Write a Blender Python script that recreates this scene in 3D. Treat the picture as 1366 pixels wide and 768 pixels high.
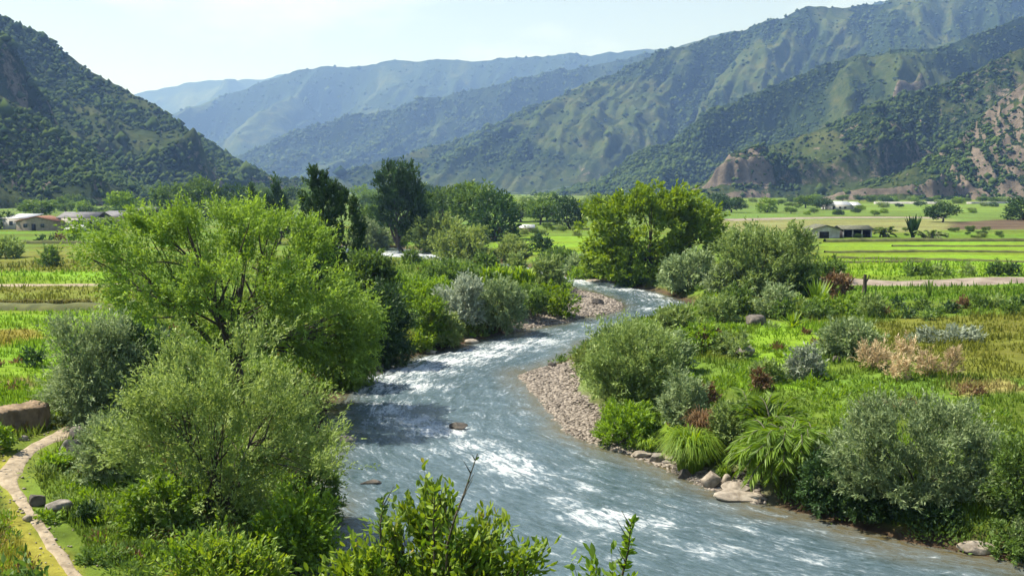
import bpy, math, random
import numpy as np
from mathutils import Vector
S = bpy.context.scene
for o in list(bpy.data.objects): bpy.data.objects.remove(o)
C = bpy.context.collection
R = math.radians
# ------------------------------------------------------------------ camera
FPX = 1284.0; HOR = 255.0; CAMZ = 12.0
PITCH = math.atan((384-HOR)/FPX)
cam = bpy.data.cameras.new('camera'); cam.sensor_width = 36; cam.lens = 36*FPX/1366
cam.clip_start = 0.2; cam.clip_end = 30000
co = bpy.data.objects.new('camera', cam); C.objects.link(co); S.camera = co
co.location = (0, 0, CAMZ); co.rotation_euler = (math.pi/2-PITCH, 0, 0)
# ------------------------------------------------------------------ light
SUN_EL = R(56); SUN_AZ = R(-74)          # azimuth from +Y, negative = to the left
w = bpy.data.worlds.new('World'); S.world = w; w.use_nodes = True
nt = w.node_tree; nt.nodes.clear()
sky = nt.nodes.new('ShaderNodeTexSky'); sky.sky_type = 'NISHITA'; sky.sun_disc = False
sky.sun_elevation = SUN_EL; sky.sun_rotation = SUN_AZ
sky.air_density = 1.0; sky.dust_density = 1.6; sky.ozone_density = 1.2; sky.altitude = 900
bgn = nt.nodes.new('ShaderNodeBackground'); bgn.inputs[1].default_value = 0.07
wo = nt.nodes.new('ShaderNodeOutputWorld')
tc = nt.nodes.new('ShaderNodeTexCoord'); mp = nt.nodes.new('ShaderNodeMapping'); mp.inputs['Scale'].default_value = (3.2, 3.2, 11)
nz = nt.nodes.new('ShaderNodeTexNoise'); nz.inputs['Scale'].default_value = 1.1; nz.inputs['Detail'].default_value = 7; nz.inputs['Roughness'].default_value = .55
rp = nt.nodes.new('ShaderNodeValToRGB'); rp.color_ramp.elements[0].position = .52; rp.color_ramp.elements[1].position = .78
rp.color_ramp.elements[0].color = (.0,.0,.0,1); rp.color_ramp.elements[1].color = (.8,.8,.8,1)
mx = nt.nodes.new('ShaderNodeMixRGB'); mx.inputs[2].default_value = (6.0, 7.2, 7.9, 1)
nt.links.new(tc.outputs['Generated'], mp.inputs[0]); nt.links.new(mp.outputs[0], nz.inputs['Vector'])
nt.links.new(nz.outputs['Fac'], rp.inputs[0]); sx = nt.nodes.new('ShaderNodeSeparateXYZ'); vr = nt.nodes.new('ShaderNodeMapRange'); vr.inputs[1].default_value = .0; vr.inputs[2].default_value = .6; vr.inputs[3].default_value = .72; vr.inputs[4].default_value = .0
nt.links.new(tc.outputs['Generated'], sx.inputs[0]); nt.links.new(sx.outputs['Z'], vr.inputs[0])
am = nt.nodes.new('ShaderNodeMath'); am.operation = 'ADD'; am.use_clamp = True; nt.links.new(vr.outputs[0], am.inputs[0]); nt.links.new(rp.outputs[0], am.inputs[1])
nt.links.new(am.outputs[0], mx.inputs[0])
nt.links.new(sky.outputs[0], mx.inputs[1]); nt.links.new(mx.outputs[0], bgn.inputs[0]); nt.links.new(bgn.outputs[0], wo.inputs[0])
sl = bpy.data.lights.new('sun', 'SUN'); sl.energy = 5.0; sl.angle = R(0.55); sl.color = (1, .955, .87)
so = bpy.data.objects.new('sun', sl); C.objects.link(so)
sdir = Vector((math.sin(SUN_AZ)*math.cos(SUN_EL), math.cos(SUN_AZ)*math.cos(SUN_EL), math.sin(SUN_EL)))
so.rotation_euler = (-sdir).to_track_quat('-Z', 'Y').to_euler(); so.location = (0, 0, 300)
S.view_settings.view_transform = 'Standard'; S.view_settings.look = 'None'
S.view_settings.exposure = 1.12; S.view_settings.gamma = 1; S.view_settings.use_curve_mapping = False
S.render.engine = 'CYCLES'
S.cycles.max_bounces = 6; S.cycles.diffuse_bounces = 2; S.cycles.glossy_bounces = 2
S.cycles.transmission_bounces = 4; S.cycles.transparent_max_bounces = 4; S.cycles.volume_bounces = 0

# ------------------------------------------------------------------ helpers
def tag(o, label=None, cat=None, group=None, kind=None):
    if label: o['label'] = label
    if cat: o['category'] = cat
    if group: o['group'] = group
    if kind: o['kind'] = kind
    return o
def empty(name, loc, rz=0):
    o = bpy.data.objects.new(name, None); C.objects.link(o); o.location = loc; o.rotation_euler = (0, 0, rz)
    o.empty_display_size = .3
    return o
def mesh_np(name, V, F, mat=None, parent=None, smooth=False, fattr=None, vattr=None, vcol=None, fcol=None, uv=None):
    """F: list of int arrays (n,k)"""
    if not isinstance(F, (list, tuple)): F = [F]
    F = [np.asarray(f, np.int32) for f in F if len(f)]
    me = bpy.data.meshes.new(name)
    V = np.asarray(V, np.float32)
    me.vertices.add(len(V)); me.vertices.foreach_set('co', V.ravel())
    nl = sum(f.size for f in F); npoly = sum(len(f) for f in F)
    me.loops.add(nl); me.polygons.add(npoly)
    li = np.concatenate([f.ravel() for f in F]); tot = np.concatenate([np.full(len(f), f.shape[1], np.int32) for f in F])
    st = np.concatenate([[0], np.cumsum(tot)[:-1]]).astype(np.int32)
    me.loops.foreach_set('vertex_index', li.astype(np.int32))
    me.polygons.foreach_set('loop_start', st); me.polygons.foreach_set('loop_total', tot)
    if smooth: me.polygons.foreach_set('use_smooth', np.ones(npoly, bool))
    for d, dom in ((fattr, 'FACE'), (vattr, 'POINT')):
        if d:
            for k, a in d.items():
                at = me.attributes.new(k, 'FLOAT', dom); at.data.foreach_set('value', np.asarray(a, np.float32).ravel())
    for d, dom in ((vcol, 'POINT'), (fcol, 'FACE')):
        if d:
            for k, a in d.items():
                at = me.attributes.new(k, 'FLOAT_VECTOR', dom); at.data.foreach_set('vector', np.asarray(a, np.float32).ravel())
    me.update(calc_edges=True)
    if mat: me.materials.append(mat)
    o = bpy.data.objects.new(name, me); C.objects.link(o)
    if parent is not None: o.parent = parent
    return o
def copy_tree(o, parent=None):
    c = o.copy(); C.objects.link(c); c.parent = parent
    for ch in list(o.children): copy_tree(ch, c)
    return c
def bx(parts, x0, x1, y0, y1, z0, z1):
    V = np.array([[x, y, z] for z in (z0, z1) for y in (y0, y1) for x in (x0, x1)], float)
    F = np.array([[0,2,3,1],[4,5,7,6],[0,1,5,4],[2,6,7,3],[0,4,6,2],[1,3,7,5]])
    parts.append((V, F))
def join(parts):
    V = []; F = {}; n = 0
    for v, f in parts:
        V.append(v); F.setdefault(f.shape[1], []).append(f+n); n += len(v)
    return np.concatenate(V), [np.concatenate(a) for a in F.values()]
def tube(path, rad, sides=6):
    P = np.asarray(path, float); n = len(P); T = np.gradient(P, axis=0)
    T /= np.linalg.norm(T, axis=1)[:, None]+1e-9
    ref = np.array([1., .13, .07]) if abs(T[0][0]) < .8 else np.array([0., 1., .1])
    A = np.cross(T, ref); A /= np.linalg.norm(A, axis=1)[:, None]+1e-9; B = np.cross(T, A)
    th = np.linspace(0, 2*np.pi, sides, endpoint=False)
    rad = np.asarray(rad, float)[:, None, None]
    V = P[:, None] + rad*(np.cos(th)[None, :, None]*A[:, None]+np.sin(th)[None, :, None]*B[:, None])
    i = np.arange(n-1)[:, None]*sides; j = np.arange(sides)[None]
    F = np.stack([i+j, i+(j+1) % sides, i+sides+(j+1) % sides, i+sides+j], -1).reshape(-1, 4)
    return V.reshape(-1, 3), F
def ico(sub):
    import bmesh
    bm = bmesh.new(); bmesh.ops.create_icosphere(bm, subdivisions=sub, radius=1)
    V = np.array([v.co[:] for v in bm.verts]); F = np.array([[v.index for v in f.verts] for f in bm.faces]); bm.free()
    return V, F
OCT = (np.array([[1,0,0],[-1,0,0],[0,1,0],[0,-1,0],[0,0,1],[0,0,-1]], float), np.array([[0,2,4],[2,1,4],[1,3,4],[3,0,4],[2,0,5],[1,2,5],[3,1,5],[0,3,5]]))
ICO1 = ico(1); ICO2 = ico(2); ICO4 = ico(4)
# ------------------------------------------------------------------ noise
def _h(ix, iy, s):
    h = (ix.astype(np.int64)*374761393 + iy.astype(np.int64)*668265263 + s*1442695041) & 0xFFFFFFFF
    h = ((h ^ (h >> 13))*1274126177) & 0xFFFFFFFF
    h = (h ^ (h >> 16)) & 0xFFFFFF
    return h/float(0xFFFFFF)
def vn(x, y, s=0):
    x = np.asarray(x, float); y = np.asarray(y, float)
    ix = np.floor(x); iy = np.floor(y); fx = x-ix; fy = y-iy
    fx = fx*fx*fx*(fx*(fx*6-15)+10); fy = fy*fy*fy*(fy*(fy*6-15)+10)
    ix = ix.astype(np.int64); iy = iy.astype(np.int64)
    a = _h(ix, iy, s); b = _h(ix+1, iy, s); c = _h(ix, iy+1, s); d = _h(ix+1, iy+1, s)
    return (a*(1-fx)+b*fx)*(1-fy)+(c*(1-fx)+d*fx)*fy
def fbm(x, y, o=4, s=0, g=.5):
    r = 0; a = 1; t = 0
    for k in range(o):
        r = r+a*vn(x*(2**k)+17.3*k, y*(2**k)-9.1*k, s+k); t += a; a *= g
    return r/t
def ridged(x, y, o=4, s=0, g=.5):
    r = 0; a = 1; t = 0
    for k in range(o):
        r = r+a*(1-np.abs(2*vn(x*(2**k)+11.7*k, y*(2**k)+5.9*k, s+k)-1)); t += a; a *= g
    return r/t
def ss(a, b, x):
    t = np.clip((x-a)/(b-a), 0, 1); return t*t*(3-2*t)
# ------------------------------------------------------------------ pixel <-> world (photo pixels, only to survey the place)
def ray(u, v):
    dx = (u-683)/FPX; dy = (384-v)/FPX; c = math.cos(PITCH); s = math.sin(PITCH)
    return np.array([dx, c+dy*s, -s+dy*c])
def at_z(u, v, z=0.):
    d = ray(u, v); t = (z-CAMZ)/d[2]; return np.array([d[0]*t, d[1]*t])
def at_y(u, v, y):
    d = ray(u, v); t = y/d[1]; return np.array([d[0]*t, y, CAMZ+d[2]*t])
# ------------------------------------------------------------------ river plan
LB = [(400,768),(425,700),(405,650),(425,600),(438,545),(468,510),(500,492),(545,477),(590,466),(650,451),(690,440),(730,433),(775,426),(815,417),(830,408),(815,399),(790,391),(770,386),(745,377),(690,364),(600,355),(500,348),(420,346)]
RB = [(1500,775),(1366,752),(1280,737),(1200,722),(1100,692),(1030,674),(960,656),(900,628),(850,608),(800,592),(762,578),(745,555),(722,530),(702,507),(693,497),(728,489),(758,478),(790,455),(835,438),(880,426),(915,417),(930,408),(905,398),(880,389),(830,380),(790,373),(750,368),(695,352),(610,341),(560,333),(500,328),(420,327)]
lbw = [at_z(*p) for p in LB]; rbw = [at_z(*p) for p in RB]
near = [np.array(p) for p in [(60, 17), (34, 19), (14, 21.5), (2, 23.5), (-6, 25.5)]]
POLY = np.array([np.array((90, 17.5))]+rbw[1:]+lbw[::-1]+near[::-1]+[np.array((90., 14.))])
def smooth_poly(P, it=2, closed=True):
    for _ in range(it):
        Q = np.roll(P, -1, 0); P = np.stack([.75*P+.25*Q, .25*P+.75*Q], 1).reshape(-1, 2)
    return P
POLY = smooth_poly(POLY, 2)
def sdist(x, y, P=None):
    P = POLY if P is None else P
    x = np.asarray(x, float); y = np.asarray(y, float); shp = x.shape; x = x.ravel(); y = y.ravel()
    best = np.full(x.shape, 1e18); ins = np.zeros(x.shape, bool)
    for a, b in zip(P, np.roll(P, -1, 0)):
        ex, ey = b-a; L = ex*ex+ey*ey+1e-12
        t = np.clip(((x-a[0])*ex+(y-a[1])*ey)/L, 0, 1)
        d = (x-a[0]-t*ex)**2+(y-a[1]-t*ey)**2
        np.minimum(best, d, out=best)
        c = ((a[1] > y) != (b[1] > y))
        with np.errstate(divide='ignore', invalid='ignore'):
            xi = (b[0]-a[0])*(y-a[1])/(b[1]-a[1]+1e-30)+a[0]
        ins ^= c & (x < xi)
    d = np.sqrt(best); d[ins] *= -1
    return d.reshape(shp)
def inpoly(x, y, pts): return sdist(x, y, np.array(pts))
def river_d(x, y):
    x = np.asarray(x, float); y = np.asarray(y, float); out = np.full(x.shape, 60.)
    m = (x > -75) & (x < 110) & (y > 2) & (y < 260)
    if m.any():
        d = sdist(x[m], y[m]); out[m] = np.minimum(d, 60)
    return out
GB1 = [at_z(u, v, .2) for u, v in [(688,440),(830,410),(832,404),(795,388),(768,388),(742,412),(705,428),(680,436)]]      # far bar
GB2 = [at_z(u, v, .2) for u, v in [(690,498),(735,488),(762,484),(762,515),(782,545),(835,588),(900,616),(990,640),(1005,662),(960,658),(850,610),(760,580),(715,535)]]
def gravel_w(x, y):
    x = np.asarray(x, float); y = np.asarray(y, float); out = np.zeros(x.shape)
    m = (x > -10) & (x < 30) & (y > 25) & (y < 130)
    if m.any():
        a = np.minimum(inpoly(x[m], y[m], GB1), inpoly(x[m], y[m], GB2)); out[m] = 1-ss(-.6, 1.2, a+1.2*(fbm(x[m]*.6, y[m]*.6, 3, 4)-.5))
    return out
def ground(x, y, d=None, g=None):
    x = np.asarray(x, float); y = np.asarray(y, float)
    if d is None: d = river_d(x, y)
    if g is None: g = gravel_w(x, y)
    W = 2.2+1.3*fbm(x*.12, y*.12, 2, 3)
    bank = 1.25*ss(0, 1, d/W)
    flat = .055*np.clip(d, 0, 20)+.06*(fbm(x*.7, y*.7, 3, 8)-.5)
    z = bank*(1-g)+flat*g
    z = np.where(d > 0, z, np.maximum(-.9, d*.28))
    z = z+.9*ss(3, 35, d)+(.55*(fbm(x*.07, y*.07, 3, 1)-.5)+.16*(fbm(x*.5, y*.5, 3, 2)-.5))*ss(1.5, 8, d)*(1-g)*(1-.75*ss(110, 200, y))
    z = z+3.2*ss(150, 1000, np.hypot(x, y))
    z = z+.7*ss(-6, -22, x)*ss(80, 40, y)*ss(2, 8, d)
    pl = 10.2-.42*np.maximum(y, 0)
    k = .35; m = np.maximum(z, pl); z2 = m+k*np.log1p(np.exp(-np.abs(z-pl)/k))
    return np.where(y < 40, z2*1.0, z)
_T = np.concatenate([np.geomspace(6, 400, 1500), np.geomspace(402, 5000, 200)])
def hit(u, v):
    r = ray(u, v); r = r/r[1]
    P = r[None]*_T[:, None]; z = CAMZ+P[:, 2]
    g = ground(P[:, 0], P[:, 1]); k = np.argmax(z <= g)
    if z[k] > g[k]: k = len(_T)-1
    a = P[k]; return np.array([a[0], a[1], g[k]])
def gz(x, y): return float(ground(np.array([x]), np.array([y]))[0])
def zone(pts): return [hit(u, v)[:2] for u, v in pts]

# ------------------------------------------------------------------ materials
def newmat(name):
    m = bpy.data.materials.new(name); m.use_nodes = True; n = m.node_tree; n.nodes.clear()
    o = n.nodes.new('ShaderNodeOutputMaterial'); return m, n, o
def N(n, t, **kw):
    a = n.nodes.new(t)
    for k, v in kw.items():
        if k.startswith('i_'): a.inputs[k[2:].replace('_', ' ')].default_value = v
        else: setattr(a, k, v)
    return a
def leafmat(name, c1, c2, trans=.35, c3=None, gloss=.025):
    m, n, o = newmat(name); L = n.links.new
    at = N(n, 'ShaderNodeAttribute', attribute_name='tint')
    r = N(n, 'ShaderNodeValToRGB'); e = r.color_ramp.elements; e[0].color = (*c1, 1); e[1].color = (*c2, 1)
    if c3: q = e.new(.93); q.color = (*c2, 1); e[2].color = (*c3, 1)
    L(at.outputs['Fac'], r.inputs[0])
    oi = N(n, 'ShaderNodeObjectInfo'); hs = N(n, 'ShaderNodeHueSaturation')
    mr = N(n, 'ShaderNodeMapRange'); mr.inputs[3].default_value = .85; mr.inputs[4].default_value = 1.15
    L(oi.outputs['Random'], mr.inputs[0]); L(mr.outputs[0], hs.inputs['Value']); L(r.outputs[0], hs.inputs['Color'])
    d = N(n, 'ShaderNodeBsdfDiffuse'); t = N(n, 'ShaderNodeBsdfTranslucent'); g = N(n, 'ShaderNodeBsdfGlossy'); g.inputs['Roughness'].default_value = .55
    hs2 = N(n, 'ShaderNodeHueSaturation'); hs2.inputs['Hue'].default_value = .485; hs2.inputs['Value'].default_value = 1.5; hs2.inputs['Saturation'].default_value = 1.1
    L(hs.outputs[0], d.inputs[0]); L(hs.outputs[0], hs2.inputs['Color']); L(hs2.outputs[0], t.inputs[0])
    m1 = N(n, 'ShaderNodeMixShader'); m1.inputs[0].default_value = trans; L(d.outputs[0], m1.inputs[1]); L(t.outputs[0], m1.inputs[2])
    m2 = N(n, 'ShaderNodeMixShader'); m2.inputs[0].default_value = gloss; L(m1.outputs[0], m2.inputs[1]); L(g.outputs[0], m2.inputs[2])
    L(m2.outputs[0], o.inputs[0]); return m
def simplemat(name, c1, c2=None, scale=3, rough=.8, bump=.2, detail=6, spec=.3, obj=True):
    m, n, o = newmat(name); L = n.links.new
    p = N(n, 'ShaderNodeBsdfPrincipled'); p.inputs['Roughness'].default_value = rough; p.inputs['Specular IOR Level'].default_value = spec
    t = N(n, 'ShaderNodeTexCoord'); z = N(n, 'ShaderNodeTexNoise'); z.inputs['Scale'].default_value = scale; z.inputs['Detail'].default_value = detail
    z.inputs['Roughness'].default_value = .6
    L(t.outputs['Object' if obj else 'Generated'], z.inputs['Vector'])
    r = N(n, 'ShaderNodeValToRGB'); r.color_ramp.elements[0].position = .35; r.color_ramp.elements[1].position = .68
    r.color_ramp.elements[0].color = (*c1, 1); r.color_ramp.elements[1].color = (*(c2 or c1), 1)
    L(z.outputs['Fac'], r.inputs[0]); L(r.outputs[0], p.inputs['Base Color'])
    if bump:
        b = N(n, 'ShaderNodeBump'); b.inputs['Strength'].default_value = bump; b.inputs['Distance'].default_value = .1
        L(z.outputs['Fac'], b.inputs['Height']); L(b.outputs[0], p.inputs['Normal'])
    L(p.outputs[0], o.inputs[0]); return m
M = {}
M['bark'] = simplemat('dark_bark', (.035,.028,.02), (.09,.075,.055), 6)
M['bark2'] = simplemat('grey_bark', (.08,.07,.055), (.2,.18,.15), 6)
M['lime'] = leafmat('lime_leaves', (.075,.15,.02), (.25,.38,.06), .34)
M['bright'] = leafmat('bright_leaves', (.075,.15,.015), (.2,.32,.035), .38)
M['yellow'] = leafmat('yellow_green_leaves', (.07,.16,.02), (.24,.33,.04), .36, (.36,.3,.07))
M['mid'] = leafmat('mid_green_leaves', (.05,.1,.02), (.13,.215,.04), .32)
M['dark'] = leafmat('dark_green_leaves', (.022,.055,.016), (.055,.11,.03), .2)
M['olive'] = leafmat('grey_green_leaves', (.10,.155,.06), (.28,.36,.17), .28)
M['silver'] = leafmat('silver_leaves', (.16,.2,.14), (.36,.41,.31), .25)
M['plume'] = leafmat('plume_leaves', (.11,.19,.04), (.36,.47,.14), .34)
M['oak'] = leafmat('oak_leaves', (.09,.17,.015), (.26,.37,.035), .34)
M['sage'] = leafmat('sage_leaves', (.09,.15,.035), (.26,.35,.11), .3)
M['willow'] = leafmat('willow_leaves', (.11,.17,.04), (.25,.32,.09), .35)
M['tan'] = leafmat('dry_straw', (.3,.23,.12), (.55,.45,.28), .3)
M['brown'] = leafmat('dry_brown_leaves', (.07,.045,.02), (.19,.12,.055), .25)
M['grass'] = leafmat('long_grass', (.09,.18,.015), (.22,.32,.03), .4)
M['bankgrass'] = leafmat('bank_grass', (.07,.08,.02), (.2,.19,.05), .3)
M['rock'] = simplemat('pale_rock', (.15,.125,.1), (.38,.34,.29), 2.5, .85, .5)
M['tanstem'] = simplemat('dry_stems', (.25,.17,.08), (.4,.3,.16), 6)
M['darkrock'] = simplemat('dark_rock', (.04,.036,.032), (.15,.13,.11), 3, .7, .5)
M['greyrock'] = simplemat('grey_rock', (.1,.09,.08), (.3,.27,.24), 3, .85, .5)

# ------------------------------------------------------------------ ground sheet
def sheet_angles():
    return R(1)*np.concatenate([np.arange(-180, -40, 4), np.arange(-40, 40, .1), np.arange(40, 180, 4)])
ang = sheet_angles(); rad = np.concatenate([np.geomspace(1.5, 20, 30, endpoint=False), np.geomspace(20, 420, 520, endpoint=False), np.geomspace(420, 9500, 70)])
AA, RR = np.meshgrid(ang, rad); GX = np.sin(AA)*RR; GY = np.cos(AA)*RR
GD = river_d(GX, GY); GG = gravel_w(GX, GY)
GZ = ground(GX, GY, GD, GG)
na = len(ang); nr = len(rad)
i = np.arange(nr-1)[:, None]*na; j = np.arange(na)[None]
F = np.stack([i+j, i+(j+1) % na, i+na+(j+1) % na, i+na+j], -1).reshape(-1, 4)[:, ::-1]
cap = np.arange(na)[None]      # the small disc under the viewpoint
LIME = (.14,.235,.016); BRI = (.095,.17,.016); OLV = (.125,.14,.022); BRN = (.22,.15,.06); TAN = (.17,.18,.065); PLO = (.095,.07,.045); MUD = (.25,.2,.14); GRV = (.2,.175,.15)
Z = [ # colour, photo-surveyed outline, edge softness (m)
 ((.10,.16,.03), [(-200,300),(1500,300),(1500,272),(-200,276)], 20),
 (BRI, [(-60,325),(-60,308),(150,308),(150,325)], 2), (OLV, [(-60,352),(-60,334),(150,334),(150,352)], 3),
 (OLV, [(-80,364),(-80,352),(160,352),(160,362)], 2), (LIME, [(-80,380),(-80,364),(180,362),(180,380)], 1.5),
 (OLV, [(-80,413),(-80,382),(200,382),(200,412)], 1), (LIME, [(-100,560),(-100,414),(210,414),(180,560)], 1),
 ((.19,.17,.03), [(-80,445),(40,440),(60,452),(20,462),(-80,466)], 1.5), ((.2,.18,.07), [(0,510),(30,506),(55,514),(30,522),(0,520)], .8),
 (LIME, [(660,345),(660,324),(700,316),(790,315),(800,342)], 2),
 (LIME, [(1095,372),(1095,323),(1450,323),(1450,372)], 2), (BRI, [(1100,322),(1100,312),(1500,312),(1500,322)], 3),
 (TAN, [(950,309),(950,294),(1270,292),(1290,306),(1180,310)], 6), (PLO, [(1268,306),(1268,297),(1330,293),(1500,293),(1500,307)], 4),
 ((.12,.19,.03), [(1130,283),(1130,272),(1500,272),(1500,283)], 10),
 (BRI, [(1130,405),(1130,383),(1450,380),(1450,412)], 2), (OLV, [(1170,432),(1200,424),(1460,424),(1500,520),(1260,500),(1170,460)], 1.5),
 (LIME, [(990,480),(1010,430),(1100,432),(1090,520),(985,520)], 1.2), ((.22,.19,.07), [(1260,515),(1340,505),(1366,520),(1290,532)], 1.2),
 ((.26,.25,.04), [(0,700),(0,600),(18,640),(45,710),(100,768),(0,768)], .8),
]
base = np.array((.10,.16,.02))
COL = np.empty(GX.shape+(3,)); COL[:] = base
nzf = fbm(GX*.09, GY*.09, 4, 21)
COL = COL*(1-.0)+(np.array(OLV)-COL)*ss(.5, .72, nzf)[..., None]*.7
ZW = []
for c, pts, soft in Z:
    zp = np.array(zone(pts)); lo = zp.min(0)-soft*2; hi = zp.max(0)+soft*2; ZW.append((c, zp, soft))
    m = (GX > lo[0]) & (GX < hi[0]) & (GY > lo[1]) & (GY < hi[1])
    if m.any():
        sd = sdist(GX[m], GY[m], zp)+soft*1.2*(fbm(GX[m]*.3, GY[m]*.3, 3, 5)-.5)
        ww = (1-ss(-soft*.5, soft*.5, sd))[:, None]; COL[m] = COL[m]*(1-ww)+np.array(c)*ww
bankw = ((1-ss(.3, 1.8, GD+.8*(fbm(GX*.8, GY*.8, 3, 6)-.5)))*(1-GG))[..., None]
COL = COL*(1-bankw)+np.array((.07,.05,.03))*bankw
COL = COL*(1-GG[..., None])+np.array(GRV)*GG[..., None]
COL = np.where((GD < 0)[..., None], np.array((.13,.1,.055)), COL)
def groundmat():
    m, n, o = newmat('meadow_ground'); L = n.links.new
    p = N(n, 'ShaderNodeBsdfPrincipled'); p.inputs['Roughness'].default_value = .95; p.inputs['Specular IOR Level'].default_value = .1
    a = N(n, 'ShaderNodeAttribute', attribute_name='gcol'); t = N(n, 'ShaderNodeTexCoord')
    z = N(n, 'ShaderNodeTexNoise'); z.inputs['Scale'].default_value = .9; z.inputs['Detail'].default_value = 9; z.inputs['Roughness'].default_value = .7
    z2 = N(n, 'ShaderNodeTexNoise'); z2.inputs['Scale'].default_value = .11; z2.inputs['Detail'].default_value = 6
    mp = N(n, 'ShaderNodeMapping'); mp.inputs['Scale'].default_value = (.3, 1, 1)
    L(t.outputs['Object'], z.inputs['Vector']); L(t.outputs['Object'], mp.inputs[0]); L(mp.outputs[0], z2.inputs['Vector'])
    mr = N(n, 'ShaderNodeMapRange'); mr.inputs[1].default_value = .3; mr.inputs[2].default_value = .7; mr.inputs[3].default_value = .55; mr.inputs[4].default_value = 1.35
    mr2 = N(n, 'ShaderNodeMapRange'); mr2.inputs[1].default_value = .35; mr2.inputs[2].default_value = .65; mr2.inputs[3].default_value = .7; mr2.inputs[4].default_value = 1.2
    L(z.outputs['Fac'], mr.inputs[0]); L(z2.outputs['Fac'], mr2.inputs[0])
    mu = N(n, 'ShaderNodeMath', operation='MULTIPLY'); L(mr.outputs[0], mu.inputs[0]); L(mr2.outputs[0], mu.inputs[1])
    hs = N(n, 'ShaderNodeHueSaturation'); L(a.outputs['Vector'], hs.inputs['Color']); L(mu.outputs[0], hs.inputs['Value'])
    h = N(n, 'ShaderNodeMapRange'); h.inputs[1].default_value = .35; h.inputs[2].default_value = .65; h.inputs[3].default_value = .478; h.inputs[4].default_value = .515
    L(z2.outputs['Fac'], h.inputs[0]); L(h.outputs[0], hs.inputs['Hue'])
    b = N(n, 'ShaderNodeBump'); b.inputs['Strength'].default_value = .8; b.inputs['Distance'].default_value = .25; L(z.outputs['Fac'], b.inputs['Height'])
    L(b.outputs[0], p.inputs['Normal']); L(hs.outputs[0], p.inputs['Base Color']); L(p.outputs[0], o.inputs[0]); return m
M['ground'] = groundmat()
Vg = np.stack([GX, GY, GZ], -1).reshape(-1, 3)
go = mesh_np('ground', Vg, [F, cap[:, ::-1]] if False else [F], M['ground'], smooth=True, vcol={'gcol': COL.reshape(-1, 3)})
tag(go, kind='structure')
# ------------------------------------------------------------------ river surface
foam_pts = [ # px, py, radius m, strength
 (850,383,5,.95),(800,375,5,1),(770,370,4,.9),(895,392,4,.9),(910,403,3.5,.7),(870,400,3,.6),(880,412,3,.7),(840,420,2.5,.5),
 (800,432,3,.5),(760,445,3,.6),(720,455,2.6,.8),(680,462,2.6,.9),(640,472,2.6,.95),(600,482,2.6,.95),(560,492,2.6,1),(530,505,2.4,.9),(500,520,2,.85),
 (555,515,2,.8),(520,545,1.7,.9),(545,560,1.5,1),(575,572,1.3,1),(600,575,1.2,.95),(630,595,1.3,.8),(660,610,1.3,.9),(680,625,1.2,.9),(640,620,1.2,.55),
 (590,600,1.4,.6),(700,640,1.1,.7),(740,635,1,.65),(780,650,1,.6),(750,670,1,.65),(800,690,1.1,.95),(830,695,1.1,.9),(790,715,1,.6),(880,700,1,.6),(900,730,1,.5),
 (950,735,1,.7),(1000,700,.8,.55),(1060,720,.8,.5),(1100,745,.8,.55),(850,740,1.1,.5),(560,640,1.6,.3),(480,560,2,.5),(470,600,1.5,.4),(700,700,1.5,.35),(620,660,1.6,.35),
 (540,340,12,1),(600,349,8,.9),(690,358,6,.9),(730,365,5,.9)]
ra = R(1)*np.arange(-36, 62, .07); rr = np.geomspace(14.5, 260, 820)
A2, R2 = np.meshgrid(ra, rr); X = np.sin(A2)*R2; Y = np.cos(A2)*R2
D = river_d(X, Y); keep = D < .7
foam = np.zeros(X.shape)
for u, v, r_, s_ in foam_pts:
    p = at_z(u, v); foam = np.maximum(foam, s_*np.exp(-(((X-p[0])**2+(Y-p[1])**2)/(1.45*r_)**2)))
foam = np.maximum(foam, .29)
foam *= ss(0, -1.2, D)
# flow coordinates from the centre line
CL = [(1600,830),(1300,790),(1050,745),(860,690),(720,640),(600,580),(590,530),(640,490),(720,462),(800,440),(860,418),(880,402),(850,389),(800,378),(740,369),(690,358),(605,348),(520,338),(420,336)]
cl = np.array([at_z(*p) for p in CL])
def chaikin(P, it):
    for _ in range(it):
        Q = np.stack([.75*P[:-1]+.25*P[1:], .25*P[:-1]+.75*P[1:]], 1).reshape(-1, 2); P = np.concatenate([P[:1], Q, P[-1:]])
    return P
cl = chaikin(cl, 3); cs = np.concatenate([[0], np.cumsum(np.linalg.norm(np.diff(cl, axis=0), axis=1))])
bs = np.full(X.shape, 1e18); Sx = np.zeros(X.shape); Tx = np.zeros(X.shape)
for k in range(len(cl)-1):
    a, b = cl[k], cl[k+1]; e = b-a; Lk = np.hypot(*e); e = e/Lk
    t = (X-a[0])*e[0]+(Y-a[1])*e[1]; tcl = np.clip(t, 0, Lk)
    d2 = (X-a[0]-tcl*e[0])**2+(Y-a[1]-tcl*e[1])**2; m = d2 < bs
    bs[m] = d2[m]; Sx[m] = cs[k]+tcl[m]; Tx[m] = ((X-a[0])*e[1]-(Y-a[1])*e[0])[m]
wv = (fbm(Sx*.55+.3*Tx, Tx*.9, 3, 31)-.5)*.16*(.3+foam)+(fbm(X*1.6, Y*1.6, 3, 33)-.5)*.06*(.4+foam)+(ridged(Sx*.9+Tx*.5, Tx*1.5, 3, 35)-.55)*.14*foam
wv += .012*np.sin(Sx*1.1+2*fbm(X*.2, Y*.2, 2, 8)*6)*ss(.0, -2, D)
idx = -np.ones(X.size, np.int64); nrr, naa = X.shape
ii = np.arange(nrr-1)[:, None]*naa; jj = np.arange(naa-1)[None]
Fw = np.stack([ii+jj, ii+jj+1, ii+naa+jj+1, ii+naa+jj], -1).reshape(-1, 4)[:, ::-1]
kf = keep.ravel()[Fw].any(1); Fw = Fw[kf]; used = np.unique(Fw); idx[used] = np.arange(len(used)); Fw = idx[Fw]
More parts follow.
